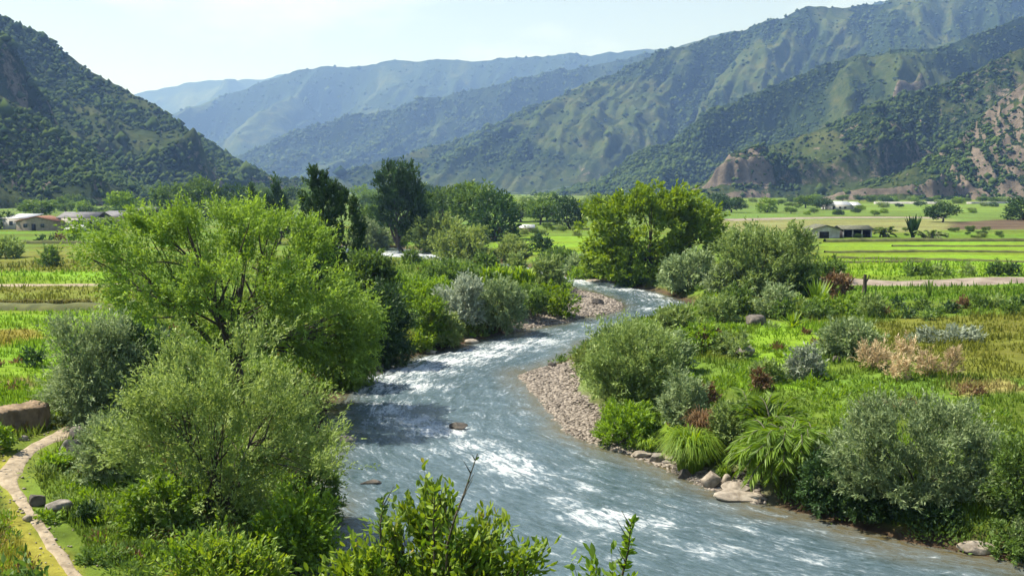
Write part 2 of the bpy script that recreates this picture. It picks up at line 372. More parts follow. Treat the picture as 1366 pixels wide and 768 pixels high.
def watermat():
    m, n, o = newmat('river_water'); L = n.links.new
    p = N(n, 'ShaderNodeBsdfPrincipled'); p.inputs['IOR'].default_value = 1.33; p.inputs['Roughness'].default_value = .1
    a = N(n, 'ShaderNodeAttribute', attribute_name='flow'); fo = N(n, 'ShaderNodeAttribute', attribute_name='foam'); sh = N(n, 'ShaderNodeAttribute', attribute_name='shore')
    # distorted flow-stretched noises
    m1 = N(n, 'ShaderNodeMapping'); m1.inputs['Scale'].default_value = (.5, 1.8, 1); L(a.outputs['Vector'], m1.inputs[0])
    n1 = N(n, 'ShaderNodeTexNoise'); n1.inputs['Scale'].default_value = 1.0; n1.inputs['Detail'].default_value = 8; n1.inputs['Roughness'].default_value = .68; n1.inputs['Distortion'].default_value = .9
    L(m1.outputs[0], n1.inputs['Vector'])
    m2 = N(n, 'ShaderNodeMapping'); m2.inputs['Scale'].default_value = (2.3, 4.6, 1); L(a.outputs['Vector'], m2.inputs[0])
    n2 = N(n, 'ShaderNodeTexNoise'); n2.inputs['Scale'].default_value = 1.3; n2.inputs['Detail'].default_value = 6; n2.inputs['Roughness'].default_value = .7; n2.inputs['Distortion'].default_value = .6
    L(m2.outputs[0], n2.inputs['Vector'])
    ad = N(n, 'ShaderNodeMath', operation='MULTIPLY_ADD'); ad.inputs[1].default_value = .8; L(n2.outputs['Fac'], ad.inputs[0]); L(n1.outputs['Fac'], ad.inputs[2])   # ~0.78 mean
    fm = N(n, 'ShaderNodeMath', operation='MULTIPLY_ADD'); fm.inputs[1].default_value = .40; fm.inputs[2].default_value = 0; L(fo.outputs['Fac'], fm.inputs[0])
    su = N(n, 'ShaderNodeMath', operation='ADD'); L(ad.outputs[0], su.inputs[0]); L(fm.outputs[0], su.inputs[1])
    mr = N(n, 'ShaderNodeMapRange'); mr.interpolation_type = 'SMOOTHSTEP'; mr.inputs[1].default_value = 1.09; mr.inputs[2].default_value = 1.48; L(su.outputs[0], mr.inputs[0])
    deep = N(n, 'ShaderNodeMixRGB'); deep.inputs[1].default_value = (.03,.055,.062, 1); deep.inputs[2].default_value = (.085,.07,.03, 1)
    L(sh.outputs['Fac'], deep.inputs[0])
    turb = N(n, 'ShaderNodeMixRGB'); turb.inputs[2].default_value = (.13,.18,.22, 1); L(deep.outputs[0], turb.inputs[1])
    tm = N(n, 'ShaderNodeMapRange'); tm.inputs[1].default_value = .8; tm.inputs[2].default_value = 1.25; tm.inputs[4].default_value = .8; L(su.outputs[0], tm.inputs[0]); L(tm.outputs[0], turb.inputs[0])
    L(turb.outputs[0], p.inputs['Base Color'])
    b = N(n, 'ShaderNodeBump'); b.inputs['Strength'].default_value = .4; b.inputs['Distance'].default_value = .16; L(ad.outputs[0], b.inputs['Height']); L(b.outputs[0], p.inputs['Normal'])
    d = N(n, 'ShaderNodeBsdfDiffuse'); d.inputs[0].default_value = (.58,.61,.63, 1); L(b.outputs[0], d.inputs['Normal'])
    mix = N(n, 'ShaderNodeMixShader'); L(mr.outputs[0], mix.inputs[0]); L(p.outputs[0], mix.inputs[1]); L(d.outputs[0], mix.inputs[2]); L(mix.outputs[0], o.inputs[0]); return m
M['water'] = watermat()
Vw = np.stack([X, Y, wv], -1).reshape(-1, 3)[used]
shore = (1-ss(-2.6, -.4, D+1.2*(fbm(X*.4, Y*.4, 2, 9)-.5)))
shore = 1-shore
ro = mesh_np('river', Vw, Fw, M['water'], smooth=True, vattr={'foam': foam.ravel()[used], 'shore': shore.ravel()[used]},
             vcol={'flow': np.stack([Sx, Tx, Sx*0], -1).reshape(-1, 3)[used]})
tag(ro, kind='structure')
# ------------------------------------------------------------------ paths and roads (draped strips)
def strip(name, pts_w, width, mat, lift=.035, nc=9, step=.35, seed=0, edge=.25):
    P = chaikin(np.array(pts_w), 3); L_ = np.concatenate([[0], np.cumsum(np.linalg.norm(np.diff(P, axis=0), axis=1))])
    n_ = max(4, int(L_[-1]/step)); s = np.linspace(0, L_[-1], n_); px = np.interp(s, L_, P[:, 0]); py = np.interp(s, L_, P[:, 1])
    wd = np.interp(s/L_[-1], np.linspace(0, 1, len(width)), width) if hasattr(width, '__len__') else np.full(n_, width)
    tx = np.gradient(px); ty = np.gradient(py); l = np.hypot(tx, ty); nx_, ny_ = -ty/l, tx/l
    t = np.linspace(-1, 1, nc)
    e = 1+edge*2*(np.stack([fbm(s*.9+50*sd, s*0+seed, 3, seed+sd) for sd in (1, 2)], 0)-.5)
    hw = np.where(t[None] < 0, e[0][:, None], e[1][:, None])*wd[:, None]/2
    x = px[:, None]+nx_[:, None]*t[None]*hw; y = py[:, None]+ny_[:, None]*t[None]*hw
    z = ground(x, y)+lift*np.where(np.abs(t[None]) > .99, -1.5, 1)
    i = np.arange(n_-1)[:, None]*nc; j = np.arange(nc-1)[None]
    F = np.stack([i+j, i+j+1, i+nc+j+1, i+nc+j], -1).reshape(-1, 4)[:, ::-1]
    o = mesh_np(name, np.stack([x, y, z], -1).reshape(-1, 3), F, mat, smooth=True); tag(o, kind='structure')
    return P
M['dirt'] = simplemat('trodden_dirt', (.18,.145,.1), (.36,.3,.22), 2.6, .95, .9, obj=True)
M['road'] = simplemat('gravel_road', (.14,.11,.09), (.28,.24,.2), .6, .95, .2, obj=True)
path_w = zone([(130,800),(100,768),(82,745),(66,720),(52,700),(40,685),(22,662),(12,640),(16,620),(35,602),(60,590),(85,578),(105,570)])
PATH = strip('path', path_w, [.4,.4,.34,.36,.45,.6,.75,1.0,1.0], M['dirt'], seed=3, edge=.7)
road_w = zone([(1020,374),(1100,373),(1160,378),(1230,378),(1300,376),(1366,374),(1460,372)])
ROAD = strip('dirt_road', road_w, 6.5, M['road'], step=1, seed=9, lift=.06, edge=.12)
ROAD2 = strip('path', zone([(-80,381),(20,381),(100,380.5),(160,380)]), 2.2, M['dirt'], step=1, seed=12, lift=.05)
ROAD3 = strip('dirt_road', zone([(960,294),(1060,291),(1180,290),(1260,291)]), 16, M['road'], step=5, seed=12, lift=.1)
LANES = [(PATH, .8), (ROAD, 3.2), (ROAD2, 1)]
def lane_clear(x, y):
    ok = np.ones(x.shape, bool)
    for P, hw in LANES:
        Q = P[::3]
        for a, b in zip(Q[:-1], Q[1:]):
            e = b-a; L_ = e@e+1e-9; t = np.clip(((x-a[0])*e[0]+(y-a[1])*e[1])/L_, 0, 1)
            ok &= ((x-a[0]-t*e[0])**2+(y-a[1]-t*e[1])**2) > hw*hw
    return ok
# ------------------------------------------------------------------ hills
def hillmat():
    m, n, o = newmat('hillside'); L = n.links.new
    p = N(n, 'ShaderNodeBsdfPrincipled'); p.inputs['Roughness'].default_value = .95; p.inputs['Specular IOR Level'].default_value = .05
    t = N(n, 'ShaderNodeTexCoord'); rk = N(n, 'ShaderNodeAttribute', attribute_name='rock'); sc = N(n, 'ShaderNodeAttribute', attribute_name='scrub')
    z = N(n, 'ShaderNodeTexNoise'); z.inputs['Scale'].default_value = .02; z.inputs['Detail'].default_value = 10; z.inputs['Roughness'].default_value = .72
    z2 = N(n, 'ShaderNodeTexNoise'); z2.inputs['Scale'].default_value = .09; z2.inputs['Detail'].default_value = 10; z2.inputs['Roughness'].default_value = .78
    L(t.outputs['Object'], z.inputs['Vector']); L(t.outputs['Object'], z2.inputs['Vector'])
    g = N(n, 'ShaderNodeValToRGB'); e = g.color_ramp.elements; e[0].position = .32; e[0].color = (.03,.052,.015, 1); e[1].position = .7; e[1].color = (.105,.11,.042, 1)
    q = e.new(.5); q.color = (.055,.078,.022, 1); L(z.outputs['Fac'], g.inputs[0])
    dk = N(n, 'ShaderNodeMixRGB'); dk.inputs[2].default_value = (.02,.038,.013, 1); L(g.outputs[0], dk.inputs[1])
    ds = N(n, 'ShaderNodeMath', operation='MULTIPLY_ADD'); ds.inputs[1].default_value = .5; ds.inputs[2].default_value = 0; L(sc.outputs['Fac'], ds.inputs[0])
    ds2 = N(n, 'ShaderNodeMath', operation='ADD'); L(ds.outputs[0], ds2.inputs[0]); L(z2.outputs['Fac'], ds2.inputs[1])
    dm = N(n, 'ShaderNodeMapRange'); dm.inputs[1].default_value = .56; dm.inputs[2].default_value = .72; L(ds2.outputs[0], dm.inputs[0]); L(dm.outputs[0], dk.inputs[0])
    r = N(n, 'ShaderNodeValToRGB'); r.color_ramp.elements[0].color = (.09,.078,.062, 1); r.color_ramp.elements[1].color = (.25,.205,.165, 1)
    r.color_ramp.elements[0].position = .35; r.color_ramp.elements[1].position = .65; L(z2.outputs['Fac'], r.inputs[0])
    ra_ = N(n, 'ShaderNodeMath', operation='ADD'); L(rk.outputs['Fac'], ra_.inputs[0]); L(z2.outputs['Fac'], ra_.inputs[1])
    rm = N(n, 'ShaderNodeMapRange'); rm.inputs[1].default_value = .95; rm.inputs[2].default_value = 1.1; L(ra_.outputs[0], rm.inputs[0])
    mx = N(n, 'ShaderNodeMixRGB'); L(rm.outputs[0], mx.inputs[0]); L(dk.outputs[0], mx.inputs[1]); L(r.outputs[0], mx.inputs[2])
    L(mx.outputs[0], p.inputs['Base Color'])
    b = N(n, 'ShaderNodeBump'); b.inputs['Strength'].default_value = 1; b.inputs['Distance'].default_value = 5; L(z2.outputs['Fac'], b.inputs['Height']); L(b.outputs[0], p.inputs['Normal'])
    L(p.outputs[0], o.inputs[0]); return m
M['hill'] = hillmat(); M['scrub'] = leafmat('hill_scrub', (.02,.04,.014), (.062,.092,.025), .05, gloss=0)
rng = np.random.default_rng(11)
def hill(crest, run, fdir, ns, nv, lam, amp, rockw, seed, nscrub, ssize, back=.5, cliff=0, zb=2., rlam=None):
    """crest: (px,py,depth). run: plan length of the slope towards the valley"""
    P = np.array([at_y(u, v, d) for u, v, d in crest]); L_ = np.concatenate([[0], np.cumsum(np.linalg.norm(np.diff(P, axis=0), axis=1))])
    s = np.linspace(0, L_[-1], ns); c = np.stack([np.interp(s, L_, P[:, k]) for k in range(3)], 1)
    ker = np.ones(max(3, ns//40)); ker /= ker.sum(); pad = len(ker)
    cs_ = np.stack([np.convolve(np.pad(c[:, k], pad, mode='reflect', reflect_type='odd'), ker, 'same')[pad:-pad] for k in range(3)], 1)
    H = cs_[:, 2]; top = H.max()
    H = H+(ridged(s/lam*1.3, s*0, 3, seed)-.6)*.06*top*.5+(fbm(s/lam*4, s*0+2, 4, seed+40, .6)-.5)*.035*top
    fd = np.array(fdir, float); fd /= np.hypot(*fd)
    v = np.concatenate([np.linspace(-back, 0, int(nv*.2), endpoint=False), np.linspace(0, 1, nv)])
    SS_, VV = np.meshgrid(s, v); HH = np.interp(SS_, s, H)-zb
    rl = np.interp(SS_, s, np.clip(run*(.35+.65*np.clip(H/top, 0, 1)), 60, None))
    # large spurs running down the slope, with smaller gullies feeding them
    sk = SS_+VV*rl*.15
    wob = lam*.35*(fbm(VV*2.2+7, SS_/lam*.5, 3, seed+5)-.5)
    g1 = 1-np.abs(2*vn((sk+wob)/lam, VV*.35, seed+1)-1)
    g1 = .5*g1+.5*ridged((sk+wob)/lam*.8, VV*.6, 2, seed+2)
    g2 = ridged((sk+wob*1.6)/lam*3.1+.8*VV, VV*1.9, 4, seed+3, .55)
    env = ss(0, .22, np.abs(VV))*(1-ss(.8, 1.02, np.abs(VV))*.65)
    prof = np.where(VV > 0, 1-np.clip(VV, 0, 1)**.92, 1-(np.abs(VV)/back)*.5)
    z = HH*prof
    A = amp*1.3*HH*env
    z = z+A*(g1-.62)*1.1+A*.34*(g2-.6)
    # extend spurs outwards near the foot
    off = rl*.22*(g1-.5)*ss(.15, 1, VV)
    if cliff:
        cm = ss(.55, .8, fbm(SS_/lam*1.7+3, VV*1.5, 3, seed+9)+.25*ss(.55, .85, VV)*cliff)
        stp = ss(.72, .8, VV)*cm; z = np.where(VV > .5, z*(1+.9*cm*ss(.5, .7, VV)*(1-ss(.78, .86, VV))), z)
    xx = np.interp(SS_, s, cs_[:, 0])+fd[0]*(VV*rl+off); yy = np.interp(SS_, s, cs_[:, 1])+fd[1]*(VV*rl+off)
    res = lam/18.
    z = z+HH*.045*(fbm(xx/res*.5, yy/res*.5, 4, seed+6)-.5)*(.15+.85*env)
    z = np.where(np.abs(VV) > .06, np.minimum(z, HH*(1.0-.25*np.abs(VV))), np.minimum(z, HH*1.02))
    z = z+zb-4*ss(.93, 1, VV)
    gy_, gx_ = np.gradient(z); dsx = np.gradient(SS_, axis=1); dvy = np.gradient(VV*rl, axis=0)
    slope = np.hypot(gx_/(dsx+1e-6), gy_/(dvy+1e-6))
    g = ridged((sk+wob)/lam*2, VV*2, 3, seed+12)
    rock = rockw*(ss(.55, 1.1, slope)*.55+.8*ss(.5, .72, fbm(xx/lam*2.2, yy/lam*2.2, 3, seed+13))*ss(.3, .9, VV))
    scr = .6*ss(.35, .65, fbm(xx/lam*2.5, yy/lam*2.5, 3, seed+17))*(1-ss(.75, 1, VV)*.7)+.75*ss(.66, .42, .6*g1+.4*g2)
    scr = np.clip(scr, 0, 1)
    nv2, ns2 = SS_.shape; i = np.arange(nv2-1)[:, None]*ns2; j = np.arange(ns2-1)[None]
    F = np.stack([i+j, i+j+1, i+ns2+j+1, i+ns2+j], -1).reshape(-1, 4)
    o = mesh_np('hill', np.stack([xx, yy, z], -1).reshape(-1, 3), F, M['hill'], smooth=True, vattr={'rock': rock.ravel(), 'scrub': scr.ravel()})
    tag(o, kind='structure')
    # scrub: low trees growing on the slope, far too many to count
    if nscrub:
        k = int(nscrub*3); a = rng.random(k)*(nv2-1.01); b = rng.random(k)*(ns2-1.01); ia = a.astype(int); ib = b.astype(int)
        pr = np.clip(scr[ia, ib]**2, .04, 1)*(1-.7*np.clip(rock[ia, ib], 0, 1)); kp = (rng.random(k) < pr) & (VV[ia, ib] < .97); ia = ia[kp][:nscrub]; ib = ib[kp][:nscrub]; fa = (a-np.floor(a))[kp][:nscrub]; fb = (b-np.floor(b))[kp][:nscrub]
        def bi(q): return q[ia, ib]*(1-fa)*(1-fb)+q[ia+1, ib]*fa*(1-fb)+q[ia, ib+1]*(1-fa)*fb+q[ia+1, ib+1]*fa*fb
        pos = np.stack([bi(xx), bi(yy), bi(z)], 1); n_ = len(pos)
        bv, bf = OCT
        sz = ssize*np.exp(rng.normal(0, .4, n_)); sc3 = np.stack([sz, sz, sz*rng.uniform(.6, 1.1, n_)], 1)
        Vv = bv[None]*sc3[:, None]*rng.uniform(.55, 1.3, (n_, len(bv), 1))+pos[:, None]+np.array([0, 0, 1.])*sz[:, None, None]*.35
        Ff = bf[None]+(np.arange(n_)*len(bv))[:, None, None]
        so_ = mesh_np('hillside_scrub', Vv.reshape(-1, 3), Ff.reshape(-1, 3), M['scrub'], smooth=True, fattr={'tint': np.repeat(rng.random(n_), len(bf))})
        tag(so_, 'dark green trees and scrub growing over the hillside', 'scrub', kind='stuff')
    return o
# left hill and its lower foreground spur
hill([(-420,-150,950),(-150,-70,960),(0,18,1000),(60,52,1020),(120,96,1050),(200,140,1100),(250,172,1150),(300,203,1220),(345,236,1300),(385,258,1380)], 470, (.75,-1), 460, 210, 190, .33, .75, 3, 40000, 2.1, cliff=1)
hill([(-320,0,560),(-120,72,600),(0,128,640),(60,162,660),(130,210,700),(190,250,740),(225,264,760)], 230, (.6,-1), 330, 130, 110, .38, 1.0, 23, 9000, 1.3, cliff=1)
# right side spurs, nearest first
hill([(1700,-20,930),(1500,40,920),(1366,105,910),(1310,150,890),(1265,195,860),(1200,232,850),(1120,255,840),(1080,263,840)], 230, (-.55,-1), 360, 150, 120, .42, 1.35, 43, 4800, 1.4, cliff=1.5)
hill([(1800,-120,1350),(1500,0,1280),(1366,62,1230),(1290,94,1200),(1200,130,1170),(1100,172,1140),(1010,205,1110),(950,238,1090),(905,262,1080)], 400, (-.5,-1), 460, 190, 170, .42, .85, 53, 22000, 1.8, cliff=1.5)
hill([(1800,-150,2100),(1500,-30,2000),(1366,22,1900),(1300,45,1850),(1210,66,1800),(1120,84,1750),(1050,102,1720),(950,150,1680),(860,208,1640),(800,242,1620),(750,260,1610)], 600, (-.45,-1), 480, 200, 300, .48, .6, 63, 28000, 2.5, cliff=1)
hill([(1900,-60,3300),(1500,-40,3100),(1366,-30,3000),(1240,-12,2950),(1140,4,2900),(1070,16,2850),(1000,36,2800),(930,60,2750),(880,68,2700),(820,98,2650),(740,130,2600),(660,165,2550),(600,186,2500),(540,214,2450),(470,252,2400)], 1100, (-.6,-1), 560, 240, 330, .42, .35, 73, 28000, 3.8)
hill([(1300,-20,4700),(1000,40,4500),(860,70,4300),(760,93,4200),(683,108,4100),(600,125,4000),(540,137,3900),(450,158,3800),(380,180,3700),(325,206,3600),(240,250,3500)], 1500, (-.5,-1), 460, 200, 420, .42, .2, 83, 12000, 5.5)
hill([(1500,20,6400),(1100,50,6300),(860,64,6200),(780,72,6100),(680,79,6000),(590,81,5950),(500,85,5900),(410,91,5800),(350,108,5700),(290,128,5600),(230,150,5500),(120,200,5400)], 2000, (-.45,-1), 460, 200, 560, .42, .15, 93, 5000, 7)
hill([(900,100,8600),(600,96,8600),(420,97,8500),(360,103,8500),(300,106,8400),(240,112,8400),(200,122,8300),(120,140,8200),(0,170,8000)], 2200, (0,-1), 240, 80, 700, .4, .1, 97, 0, 20)
# ------------------------------------------------------------------ haze: the air of the valley
hv, hf = join([]) if False else (None, None)
hp = []; bx(hp, -9800, 9800, -9800, 9800, -3, 1150); V_, F_ = join(hp)
hm, hn, ho = newmat('valley_air'); pv = N(hn, 'ShaderNodeVolumePrincipled')
pv.inputs['Density'].default_value = .00016; pv.inputs['Color'].default_value = (.26, .46, 1, 1); pv.inputs['Absorption Color'].default_value = (1, 1, 1, 1); pv.inputs['Anisotropy'].default_value = .2
hn.links.new(pv.outputs[0], ho.inputs['Volume'])
hz = mesh_np('haze', V_, F_, hm); tag(hz, 'pale blue haze in the valley air', 'haze', kind='stuff'); hz.display_type = 'WIRE'
# ------------------------------------------------------------------ foliage kit
def nrm(v): return v/(np.linalg.norm(v, axis=-1, keepdims=True)+1e-9)
def leaves(P, Dr, L_, W_, rg, broad=False, flat=0.):
    n_ = len(P); Dr = nrm(Dr); rnd = rg.normal(size=(n_, 3))
    if flat: rnd = rnd*(1-flat)+np.cross(Dr, np.array([0, 0, 1.]))*flat*2
    Sd = nrm(rnd-(rnd*Dr).sum(1)[:, None]*Dr); Nn = np.cross(Dr, Sd)
    L_ = (L_*np.ones(n_))[:, None]; W_ = (W_*np.ones(n_))[:, None]
    if broad:
        f = .12*L_
        V = np.stack([P, P+Dr*L_*.3+Sd*W_*.42+Nn*f*.5, P+Dr*L_*.68+Sd*W_*.4+Nn*f*.4, P+Dr*L_-Nn*f*.6, P+Dr*L_*.68-Sd*W_*.4+Nn*f*.4, P+Dr*L_*.3-Sd*W_*.42+Nn*f*.5], 1)
        b = (np.arange(n_)*6)[:, None]; F = np.concatenate([b+np.array([[0, 1, 2, 3]]), b+np.array([[0, 3, 4, 5]])], 0)
        return V.reshape(-1, 3), F, 2
    V = np.stack([P, P+Dr*L_*.45+Sd*W_*.5, P+Dr*L_+Nn*L_*.06, P+Dr*L_*.45-Sd*W_*.5], 1)
    F = (np.arange(n_)*4)[:, None]+np.arange(4)[None]
    return V.reshape(-1, 3), F, 1
def lobes_for(w, h, rg, style):
    """list of (centre, radii) filling a crown of width w, height h standing on z=0"""
    Lb = []
    if style == 'spire':
        n_ = max(3, int(w/h*9)); 
        for k in range(n_):
            x = (k+.5)/n_*w-w/2; hh = h*(1-.45*abs(x/(w/2))**1.5)*rg.uniform(.78, 1.0)
            if k == n_//2: hh = h
            r_ = w/n_*rg.uniform(.42, .6); Lb.append(((x*.85, rg.normal(0, w*.13), hh*.53), (r_, r_, hh*.47)))
        return Lb
    if style == 'low':
        n_ = max(4, int(w/h*3))
        for k in range(n_):
            x = (k+.5)/n_*w-w/2; hh = h*rg.uniform(.6, 1); Lb.append(((x, rg.normal(0, h*.3), hh*.45), (w/n_*.9, h*.7, hh*.55)))
        return Lb
    b = .12 if style == 'bush' else (.22 if style == 'tree' else .1)
    Lb.append(((0, 0, h*(b+.42*(1-b))), (w*.34, w*.31, h*(1-b)*.40)))
    if style == 'bush':
        for k in range(8):
            a = k*.785+rg.uniform(-.2, .2); Lb.append(((w*.29*math.cos(a), w*.29*math.sin(a), h*rg.uniform(.16, .3)), (w*rg.uniform(.15, .22), w*rg.uniform(.15, .22), h*.2)))
    n_ = 11 if style == 'tree' else 9
    for k in range(n_):
        a = k/n_*2*np.pi*2.4+rg.uniform(-.3, .3); e = rg.uniform(-.35, 1.)
        r0 = (w*.30*math.cos(e*.9), w*.28*math.cos(e*.9)); q = rg.uniform(.15, .23)
        zz = h*(b+.40*(1-b))+h*(1-b)*.36*math.sin(e*1.3)
        Lb.append(((r0[0]*math.cos(a), r0[1]*math.sin(a), min(zz, h*(1-q*.8))), (w*q, w*q, min(h*q*1.05, w*q*1.1))))
    return Lb
def foliage(rg, lobes, nleaf, L_, W_, clump_r, spray, per, plume=.5, droop=0., broad=False, inner=.6, ncl=None, zmin=.03, jit=.1):
    C0 = np.array([l[0] for l in lobes], float); Rr = np.array([l[1] for l in lobes], float)
    ctr = (C0*(Rr.prod(1)[:, None])).sum(0)/Rr.prod(1).sum()
    wts = (Rr[:, 0]*Rr[:, 2])**1.0; wts /= wts.sum()
    if ncl is None: ncl = int(np.clip(sum(Rr[:, 0]*Rr[:, 2])*5.5/(clump_r**2), 16, 420))
    li = rg.choice(len(lobes), ncl, p=wts); u = nrm(rg.normal(size=(ncl, 3))); rr_ = rg.uniform(inner, 1, ncl)**.6
    cc = C0[li]+u*Rr[li]*rr_[:, None]; cc[:, 2] = np.maximum(cc[:, 2], zmin+.1*clump_r)
    out = nrm((cc-ctr)*np.array([1, 1, .8])+.35*u)
    ns_ = max(1, nleaf//per); ci = rg.integers(0, ncl, ns_)
    so_ = cc[ci]+rg.normal(size=(ns_, 3))*clump_r*.38
    sd = nrm(out[ci]*.75+np.array([0, 0, plume])+rg.normal(size=(ns_, 3))*.42)
    sl_ = spray*rg.uniform(.55, 1.25, ns_)
    t = (np.arange(per)[None]+rg.random((ns_, per)))/per
    ctint = rg.random(ncl)[ci]
    P = so_[:, None]+sd[:, None]*(sl_[:, None]*t)[..., None]
    P[..., 2] -= droop*sl_[:, None]*t**2
    P = P+rg.normal(size=P.shape)*(jit*sl_[:, None]*(1.05-t*.85))[..., None]
    Dd = sd[:, None]*.9+rg.normal(size=P.shape)*.5; Dd[..., 2] -= droop*t*1.3
    P = P.reshape(-1, 3); Dd = Dd.reshape(-1, 3); P[:, 2] = np.maximum(P[:, 2], zmin)
    n_ = len(P); V, F, k = leaves(P, Dd, L_*rg.uniform(.7, 1.25, n_), W_*rg.uniform(.75, 1.2, n_), rg, broad, .45)
    tint = np.clip(.5*np.repeat(ctint, per)+.5*rg.random(n_)+.12*(t.ravel()-.5), 0, 1)
    if k == 2: tint = np.concatenate([tint, tint])
    return V, F, tint, cc, (so_, sd, sl_)
def limbs(rg, cc, base_r, fork, stems, nb=26, wob=.06, sides=6, basew=.0):
    parts = []; cc = cc[rg.permutation(len(cc))[:nb]]
    H = cc[:, 2].max()
    if fork > 0:
        top = np.array([rg.normal(0, .03)*H, rg.normal(0, .03)*H, fork])
        q = np.linspace(0, 1, 6)[:, None]; pth = q*top+np.sin(q*3)*rg.normal(0, .02, 3)*H*np.array([1, 1, 0]); pth[0, 2] -= .3
        parts.append(tube(pth, base_r*(1.25-.45*q[:, 0]), 8))
        starts = [top]*stems
    else: starts = [np.array([rg.normal(0, basew), rg.normal(0, basew), -.25]) for _ in range(stems)]
    mains = cc[:stems] if len(cc) > stems else cc
    paths = []
    for a, b in zip(starts, mains):
        q = np.linspace(0, 1, 9)[:, None]; mid = a*.5+b*.5+np.array([0, 0, .12*H])+rg.normal(0, wob*H, 3)
        pth = (1-q)**2*a+2*q*(1-q)*mid+q*q*b; pth[1:-1] += rg.normal(0, wob*.12*H, (7, 3)); paths.append(pth)
        r0 = base_r*(.62 if fork > 0 else .8); parts.append(tube(pth, r0*(1-.82*q[:, 0]), sides))
    for b in cc[stems:]:
        pi = min(range(len(paths)), key=lambda k: np.linalg.norm(paths[k][5]-b)); a = paths[pi][rg.integers(2, 6)]
        q = np.linspace(0, 1, 6)[:, None]; mid = (a+b)/2+rg.normal(0, wob*.6*H, 3)+np.array([0, 0, .03*H])
        parts.append(tube((1-q)**2*a+2*q*(1-q)*mid+q*q*b, base_r*.26*(1-.8*q[:, 0]), 5))
    return parts
seedc = [100]
CROWNMESH = {}
def survey(x0, x1, yt, yb, depth=None, dfac=.4):
    """photo box -> base point, width, height"""
    uc = (x0+x1)/2
    if depth is None:
        p = hit(uc, yb); y0 = p[1]; wd = (x1-x0)/FPX*y0; yc = y0+dfac*wd*.8
    else: yc = depth
    r = ray(uc, yb); x = r[0]/r[1]*yc
    r2 = ray(uc, yt); x = r2[0]/r2[1]*yc
    z = gz(x, yc); top = at_y(uc, yt, yc)[2]
    wd = (x1-x0)/FPX*yc
    return np.array([x, yc, z]), wd, max(top-z, .15)
def plant(name, label, cat, box, mat, style='bush', depth=None, lpx=5., wpx=1.5, dens=1., plume=.5, droop=0, broad=False, spray=None, per=14, stems=None, bark='bark', group=None, cr=None, inner=.6, twigs=False, dfac=.4, fork=None, jit=.1, lobes=None, nb=26, tr=1.):
    seedc[0] += 1; rg = np.random.default_rng(seedc[0])
    p, wd, h = survey(*box, depth=depth, dfac=dfac); px = p[1]/963.
    root = empty(name, tuple(p)); tag(root, label, cat, group)
    if lobes:
        lb = []
        for u, v, ru, rv in lobes:
            q = at_y(u, v, p[1])-p; rx = ru/FPX*p[1]; rz_ = rv/FPX*p[1]; oy = rg.uniform(-.26, .26)*(wd-2*rx)
            lb.append(((q[0], oy, q[2]), (rx, min(rx, wd*.25), rz_)))
    else: lb = lobes_for(wd*.83, h*.9, rg, style)
    L_ = lpx*px; W_ = wpx*px; area = wd*h
    nleaf = int(dens*8.5*area/(.55*L_*W_)); nleaf = min(nleaf, 170000)
    cr_ = cr or min(wd, h)*.1
    sp = (spray or .16)*min(wd, h)
    sp = max(sp, L_*1.6)
    V, F, tint, cc, spr = foliage(rg, lb, nleaf, L_, W_, cr_, sp, per, plume, droop, broad, inner, jit=jit)
    mesh_np('crown', V, F, M[mat], root, fattr={'tint': tint})
    istree = style in ('tree',)
    st = stems or (5 if istree else 6)
    parts = limbs(rg, cc, tr*(h*.028 if istree else h*.016), (fork if fork is not None else .22)*h if istree else 0, st, nb=nb, basew=wd*.04)
    if twigs:
        a, b, l = spr; sel = rg.permutation(len(a))[:600]
        for k in sel: 
            q = np.linspace(-.3, .9, 4)[:, None]; pth = a[k]+b[k]*l[k]*q; pth[:, 2] -= droop*l[k]*np.clip(q[:, 0], 0, 1)**2
            parts.append(tube(pth, px*.45*(1.1-q[:, 0]), 4))
    V, F = join(parts); mesh_np('trunk' if istree else 'stems', V, F, M[bark], root, smooth=True)
    return root
def blades(rg, n_, spread, h, wd, arch, segs=4, up=1., base=.0, ln=None):
    """arching grass blades from a tuft, returns V,F,tint"""
    a = rg.uniform(0, 2*np.pi, n_); r_ = spread*np.sqrt(rg.random(n_)); o = np.stack([np.cos(a)*r_, np.sin(a)*r_, np.full(n_, -.03)], 1)
    a2 = a+rg.normal(0, .7, n_); out = np.stack([np.cos(a2), np.sin(a2), a*0], 1)*rg.uniform(.05, 1.1, n_)[:, None]
    hh = h*(1-.55*(r_/(spread+1e-6))**2*rg.uniform(.4, 1, n_))*rg.uniform(.5, 1.08, n_); q = np.linspace(0, 1, segs+1)
    sx = np.stack([-np.sin(a2), np.cos(a2), a*0], 1)
    P = o[:, None]+out[:, None]*(arch*hh)[:, None, None]*(q[None, :, None]**1.6)
    P[..., 2] += (hh[:, None]*up*(np.sin(q*(np.pi/2+.9*arch))[None]))
    ww = wd*(1-q**2*.92)[None, :, None]*.5*rg.uniform(.7, 1.2, n_)[:, None, None]
    V = np.stack([P-sx[:, None]*ww, P+sx[:, None]*ww], 2).reshape(-1, 3); k = (segs+1)*2
    b = (np.arange(n_)*k)[:, None, None]; s = (np.arange(segs)*2)[None, :, None]
    F = (b+s+np.array([0, 1, 3, 2])[None, None]).reshape(-1, 4)
    return V, F, np.repeat(rg.random(n_), segs)
